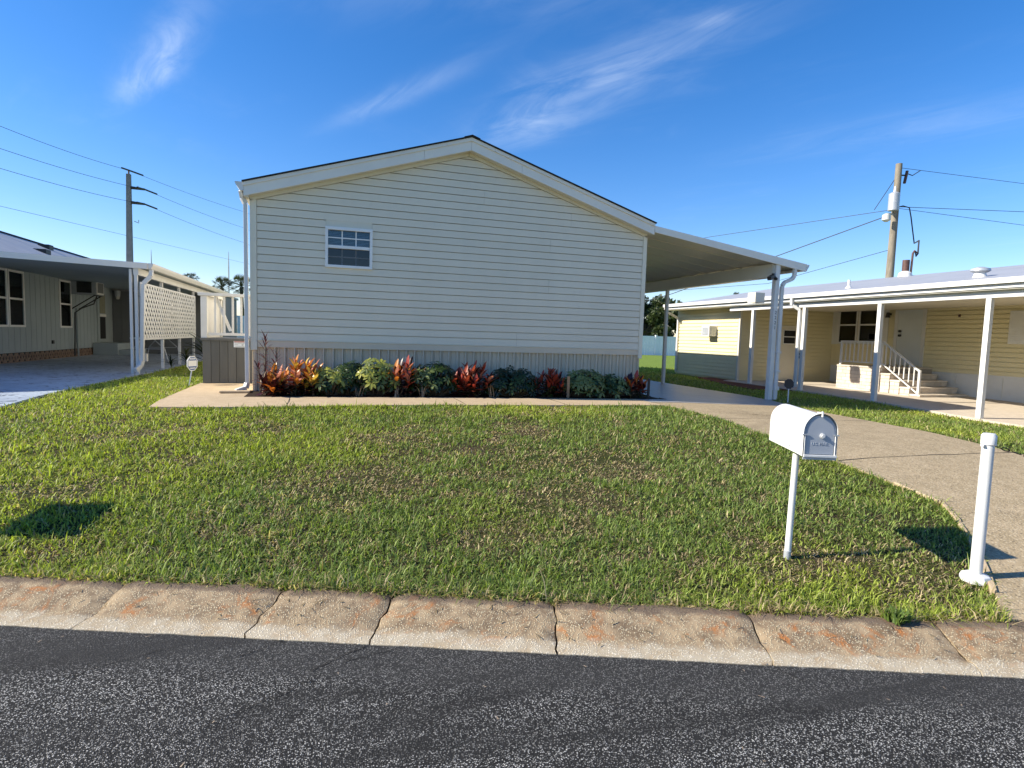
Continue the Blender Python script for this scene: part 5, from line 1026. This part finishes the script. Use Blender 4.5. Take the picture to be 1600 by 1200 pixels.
wp = thing('utility_pole', 'weathered wooden utility pole with transformer behind the yellow house', 'utility pole', (21.6, 18.7, .3))
PT_, PB_ = atX(1405, 256, 22), atX(1390, 430, 22); dirp = (PB_-PT_)/(PT_.z-PB_.z)
base = PT_+dirp*(PT_.z-.3); smooth_by_angle(MB().tube([base, PT_.lerp(base, .5), PT_], [.17, .15, .12], 14).build('shaft', A['wood'], wp))
def onpole(z): return PT_+dirp*(PT_.z-z)
q = onpole(7.45)+Vector((-.28, -.15, 0)); smooth_by_angle(MB().tube([q+Vector((0, 0, -.36)), q+Vector((0, 0, .30)), q+Vector((0, 0, .36))], [.20, .20, .12], 16).build('transformer', A['galv'], wp))
MB().tube([q+Vector((0, 0, .36)), q+Vector((.02, 0, .60))], [.05, .03], 8).build('bushing', A['whiteplastic'], wp)
q2 = onpole(6.85)+Vector((-.55, -.1, 0)); MB().tube([onpole(6.95), onpole(6.95)+Vector((-.35, -.1, .02)), q2+Vector((0, 0, .1))], .03, 6).build('lamp_arm', A['galv'], wp); smooth_by_angle(MB().tube([q2+Vector((0, 0, .12)), q2+Vector((0, 0, .05)), q2+Vector((0, 0, -.15)), q2+Vector((0, 0, -.22))], [.05, .15, .16, .06], 14).build('lamp_head', A['lampglass'], wp))
a = onpole(8.55); MB().tube([a, a+Vector((.35, -.05, .02)), a+Vector((.42, -.05, -.0))], .03, 6).build('cutout_arm', A['black'], wp); MB().tube([a+Vector((.40, -.05, .20)), a+Vector((.30, -.05, -.30))], .055, 8).build('fuse_cutout', A['brown'], wp)
MB().tube([a+Vector((.4, -.05, .1)), a+Vector((.7, -.05, .05)), a+Vector((1.05, -.1, .28))], .018, 6).build('jumper', A['wire'], wp)
a = onpole(7.25); MB().tube([a, a+Vector((.4, 0, .12)), a+Vector((.75, 0, .08)), a+Vector((.82, -.05, -.3)), a+Vector((.80, -.3, -1.4)), (FX+.30, FY-.12, roofz(FX)+1.1), (FX+.30, FY-.12, roofz(FX)+.70), (FX+.24, FY-.12, roofz(FX)+.62), (FX+.20, FY-.12, roofz(FX)+.74)], .024, 8).build('service_drop', A['wire'], wp)

RL = 'lines on the wooden pole'
cable('high power line leaving the wooden pole toward the right edge', [onpole(8.85), atX(1600, 287, 30), atX(1700, 301, 36)], .010, RL)
cable('upper of two middle lines right of the wooden pole', [onpole(7.3), atX(1600, 331, 30), atX(1700, 335, 36)], .012, RL)
cable('lower of two middle lines right of the wooden pole', [onpole(7.25), atX(1600, 352, 30), atX(1700, 367, 36)], .010, RL)
cable('upper line sloping left from the wooden pole to the carport roof', [onpole(7.2), atY(1110, 370, 27), atY(950, 400, 34)], .012, RL)
cable('thick line sloping left from the transformer behind the carport', [onpole(7.05), atY(1222, 397, 23), atY(1050, 459, 29), atY(900, 500, 38)], .020, RL)
cable('low line sloping left from the wooden pole behind the carport', [onpole(5.6), atY(1200, 443, 26), atY(1010, 457, 34), atY(900, 462, 40)], .012, RL)
cable('pale guy wire slanting down left from the wooden pole top', [onpole(8.6), atX(1366, 328, 21.5)], .014, RL, nm='guy_wire')

# ------------------------------------------------------------------ far fences and trees
def fence(label, a, b, zb, h, group):
    a = Vector((*a, 0)); b = Vector((*b, 0)); d = b-a; L = d.length; d.normalize(); t = thing('vinyl_fence', label, 'fence', (a.x, a.y, zb), group); n = max(1, round(L/2.4)); s = L/n
    for i in range(n+1):
        p = a+d*s*i; MB().bar((p.x, p.y, zb-.1), (p.x, p.y, zb+h+.10), .15, .15).build('post', A['vinyl'], t); MB().bar((p.x, p.y, zb+h+.101), (p.x, p.y, zb+h+.14), .19, .19).build('post_cap', A['vinyl'], t)
    for i in range(n):
        p = a+d*(s*i+.08); q = a+d*(s*(i+1)-.08); m = 9; w = (q-p).length/m
        for z in (.06, .98, h-.02): MB().bar((p.x, p.y, zb+z), (q.x, q.y, zb+z), .05, .14).build('rail', A['vinyl'], t)
        for k in range(m):
            u = p+d*(w*k+.008); v = p+d*(w*(k+1)-.008); MB().bar(((u.x+v.x)/2, (u.y+v.y)/2, zb+.13), ((u.x+v.x)/2, (u.y+v.y)/2, zb+h-.09), w-.016, .022, ).build('board', A['vinyl'], t)
    return t
fence('white vinyl fence far behind the side deck', (-9.5, 46), (1, 46), .88, 1.55, 'white fences at the back')
fence('white vinyl fence on the back lawn beyond the carport', (20, 45), (32, 45), .22, 1.72, 'white fences at the back')
def leaf_cloud(centres, n, size, seed):
    r = np.random.default_rng(seed); cs = np.array(centres, float); k = r.integers(0, len(cs), n); d = r.normal(size=(n, 3)); d /= np.linalg.norm(d, axis=1)[:, None]; rad = r.random(n)**.45
    p = cs[k, :3] + d*rad[:, None]*cs[k, 3:4]*np.array([1, 1, .8]); a = r.normal(size=(n, 3)); a /= np.linalg.norm(a, axis=1)[:, None]; b = np.cross(a, r.normal(size=(n, 3))); b /= np.linalg.norm(b, axis=1)[:, None]
    s = size*(.6+.8*r.random(n))[:, None]; v = np.stack([p-a*s, p+b*s*.5, p+a*s, p-b*s*.5], 1).reshape(-1, 3); f = (np.arange(n)*4)[:, None]+np.arange(4); return v, f
def broadleaf(label, x, y, zb, h, wid, seed, n=17000, size=.19):
    r = random.Random(seed); t = thing('broadleaf_tree', label, 'tree', (x, y, zb), 'trees behind the back fence'); tr = MB(); tr.tube([(x, y, zb-.2), (x+.1, y, zb+h*.25), (x, y+.1, zb+h*.5)], [.28, .2, .13], 8); cs = []
    for i in range(26):
        a = r.random()*6.28; rr = wid*.5*math.sqrt(r.random())*.85; zz = zb+h*(.22+.68*r.random()*(1-.35*(rr/(wid*.5))**2)); c = (x+math.cos(a)*rr, y+math.sin(a)*rr, zz, wid*.13*(.7+.7*r.random())); cs.append(c); tr.tube([(x, y, zb+h*.35), (c[0]*.6+x*.4, c[1]*.6+y*.4, c[2]*.7+.3*(zb+h*.4)), c[:3]], [.09, .06, .03], 5)
    tr.build('trunk', A['bark'], t); v, f = leaf_cloud(cs, n, size, seed); me = bpy.data.meshes.new('crown'); me.from_pydata(v.tolist(), [], f.tolist()); link('crown', me, A['tree'], t, 'stuff'); return t
broadleaf('dense dark green tree behind the fence beyond the carport', 32.5, 56, .2, 6.4, 8.5, 4)
broadleaf('lower green tree behind the yellow house roof, right of the dense dark tree', 43, 60, .2, 5.6, 7.5, 5, 9000)
broadleaf('dark tree left of the dense tree, mostly hidden by the almond house', 24, 60, .2, 5.2, 8, 6, 9000)
broadleaf('green tree behind the side deck and the far fence', -4.5, 60, .3, 3.6, 7, 8, 9000)
broadleaf('dark low tree behind the left end of the far fence', -12, 62, .3, 3.2, 6, 9, 8000)
def palm(label, px, py, Y, crown, seed):
    r = random.Random(seed); c = atY(px, py, Y); x, y, z = c; t = thing('palm_tree', label, 'palm', (x, y, .3), 'palms on the horizon')
    MB().tube([(x+.3, y, .1), (x+.1, y, z*.5), (x, y, z-.1)], [.22, .17, .15], 8).build('trunk', A['bark'], t); mb = MB()
    for i in range(46):
        az = r.random()*6.28; el = math.radians(r.uniform(-50, 85)); d = Vector((math.cos(az)*math.cos(el), math.sin(az)*math.cos(el), math.sin(el))); s = d.cross(Vector((0, 0, 1))); s = s.normalized() if s.length > .05 else Vector((1, 0, 0)); L = crown*r.uniform(.75, 1.05); u = s.cross(d)
        e = c+d*L*.5
        for k in range(13):
            an = math.radians(-75+150*k/12); dd = (d*math.cos(an)+s*math.sin(an)); tip = e+dd*L*.55-Vector((0, 0, L*.14)); w = u.cross(dd)*L*.03+s*.03; mb.add([e-w*.3, e+dd*L*.3+w, tip, e+dd*L*.3-w], [(0, 1, 2, 3)])
        mb.bar(c, e, .04, .03)
    mb.build('crown', A['palm'], t, kind='stuff'); return t
palm('cabbage palm head left of the distant mast', 347, 448, 62, 1.25, 1)
palm('cabbage palm head right of the distant mast, against the house corner', 377, 447, 62, 1.35, 2)
palm('small palm head just above the left carport roof', 298, 437, 70, 1.0, 3)
palm('tiny dark palm head above the yellow house roof', 1150, 463, 70, .8, 4)

# litter: clippings on the driveway, kerb and road
def litter(label, n, fn, L, mt, name='clippings'):
    mb = MB()
    for i in range(n):
        x, y, z = fn(); a = random.random()*6.3; l = L*random.uniform(.5, 1.3); w = .0018+random.random()*.002; d = Vector((math.cos(a), math.sin(a), random.uniform(-.1, .25))); s = Vector((-d.y, d.x, 0))*w; c = Vector((x, y, z+.006)); mb.add([c-s, c+s, c+d*l+s*.4, c+d*l-s*.4], [(0, 1, 2, 3)])
    o = mb.build(name, mt, None, kind='stuff'); tag(o, label, 'clippings'); return o
def on_drive():
    s = random.gauss(0, 1); x = 6.35+random.gauss(0, .45); y = 7.25+random.gauss(0, .22)-(x-6.35)*.2; return x, y, G(x, y)+.008
litter('scattered dead grass clippings on the driveway beside the mailbox', 260, on_drive, .06, A['litter'])
def on_kerb():
    u = random.uniform(-3.5, 3.2); u = u if random.random() < .5 else random.choice([-1.2, -1.4, .6, 2.0, -.2, .14, 1.7])+random.gauss(0, .12); p = random.triangular(2.80, 3.18, 3.0); x, y = uv(u, p); return x, y, float(np.interp(p, [q[0] for q in prof[1:-1]], [q[1] for q in prof[1:-1]]))+.004
litter('bits of dead grass lying on the kerb face', 130, on_kerb, .04, A['litter'])
def on_road():
    u = random.uniform(-3.5, 3.5); p = random.uniform(1.6, 2.78); x, y = uv(u, p); return x, y, .004
litter('few pale grass snippets on the asphalt near the kerb', 45, on_road, .022, A['deadleaf'])
blade_tuft('weed_tuft', 'green weed tuft growing over the kerb near the driveway flare', *uv(1.98, 3.12), 90, .08, A['weed'], 'weed', w=.012)
for o in bpy.data.objects:
    if o.name.startswith('kerb') and o.type == 'EMPTY': pass
print('objects', len(bpy.data.objects))
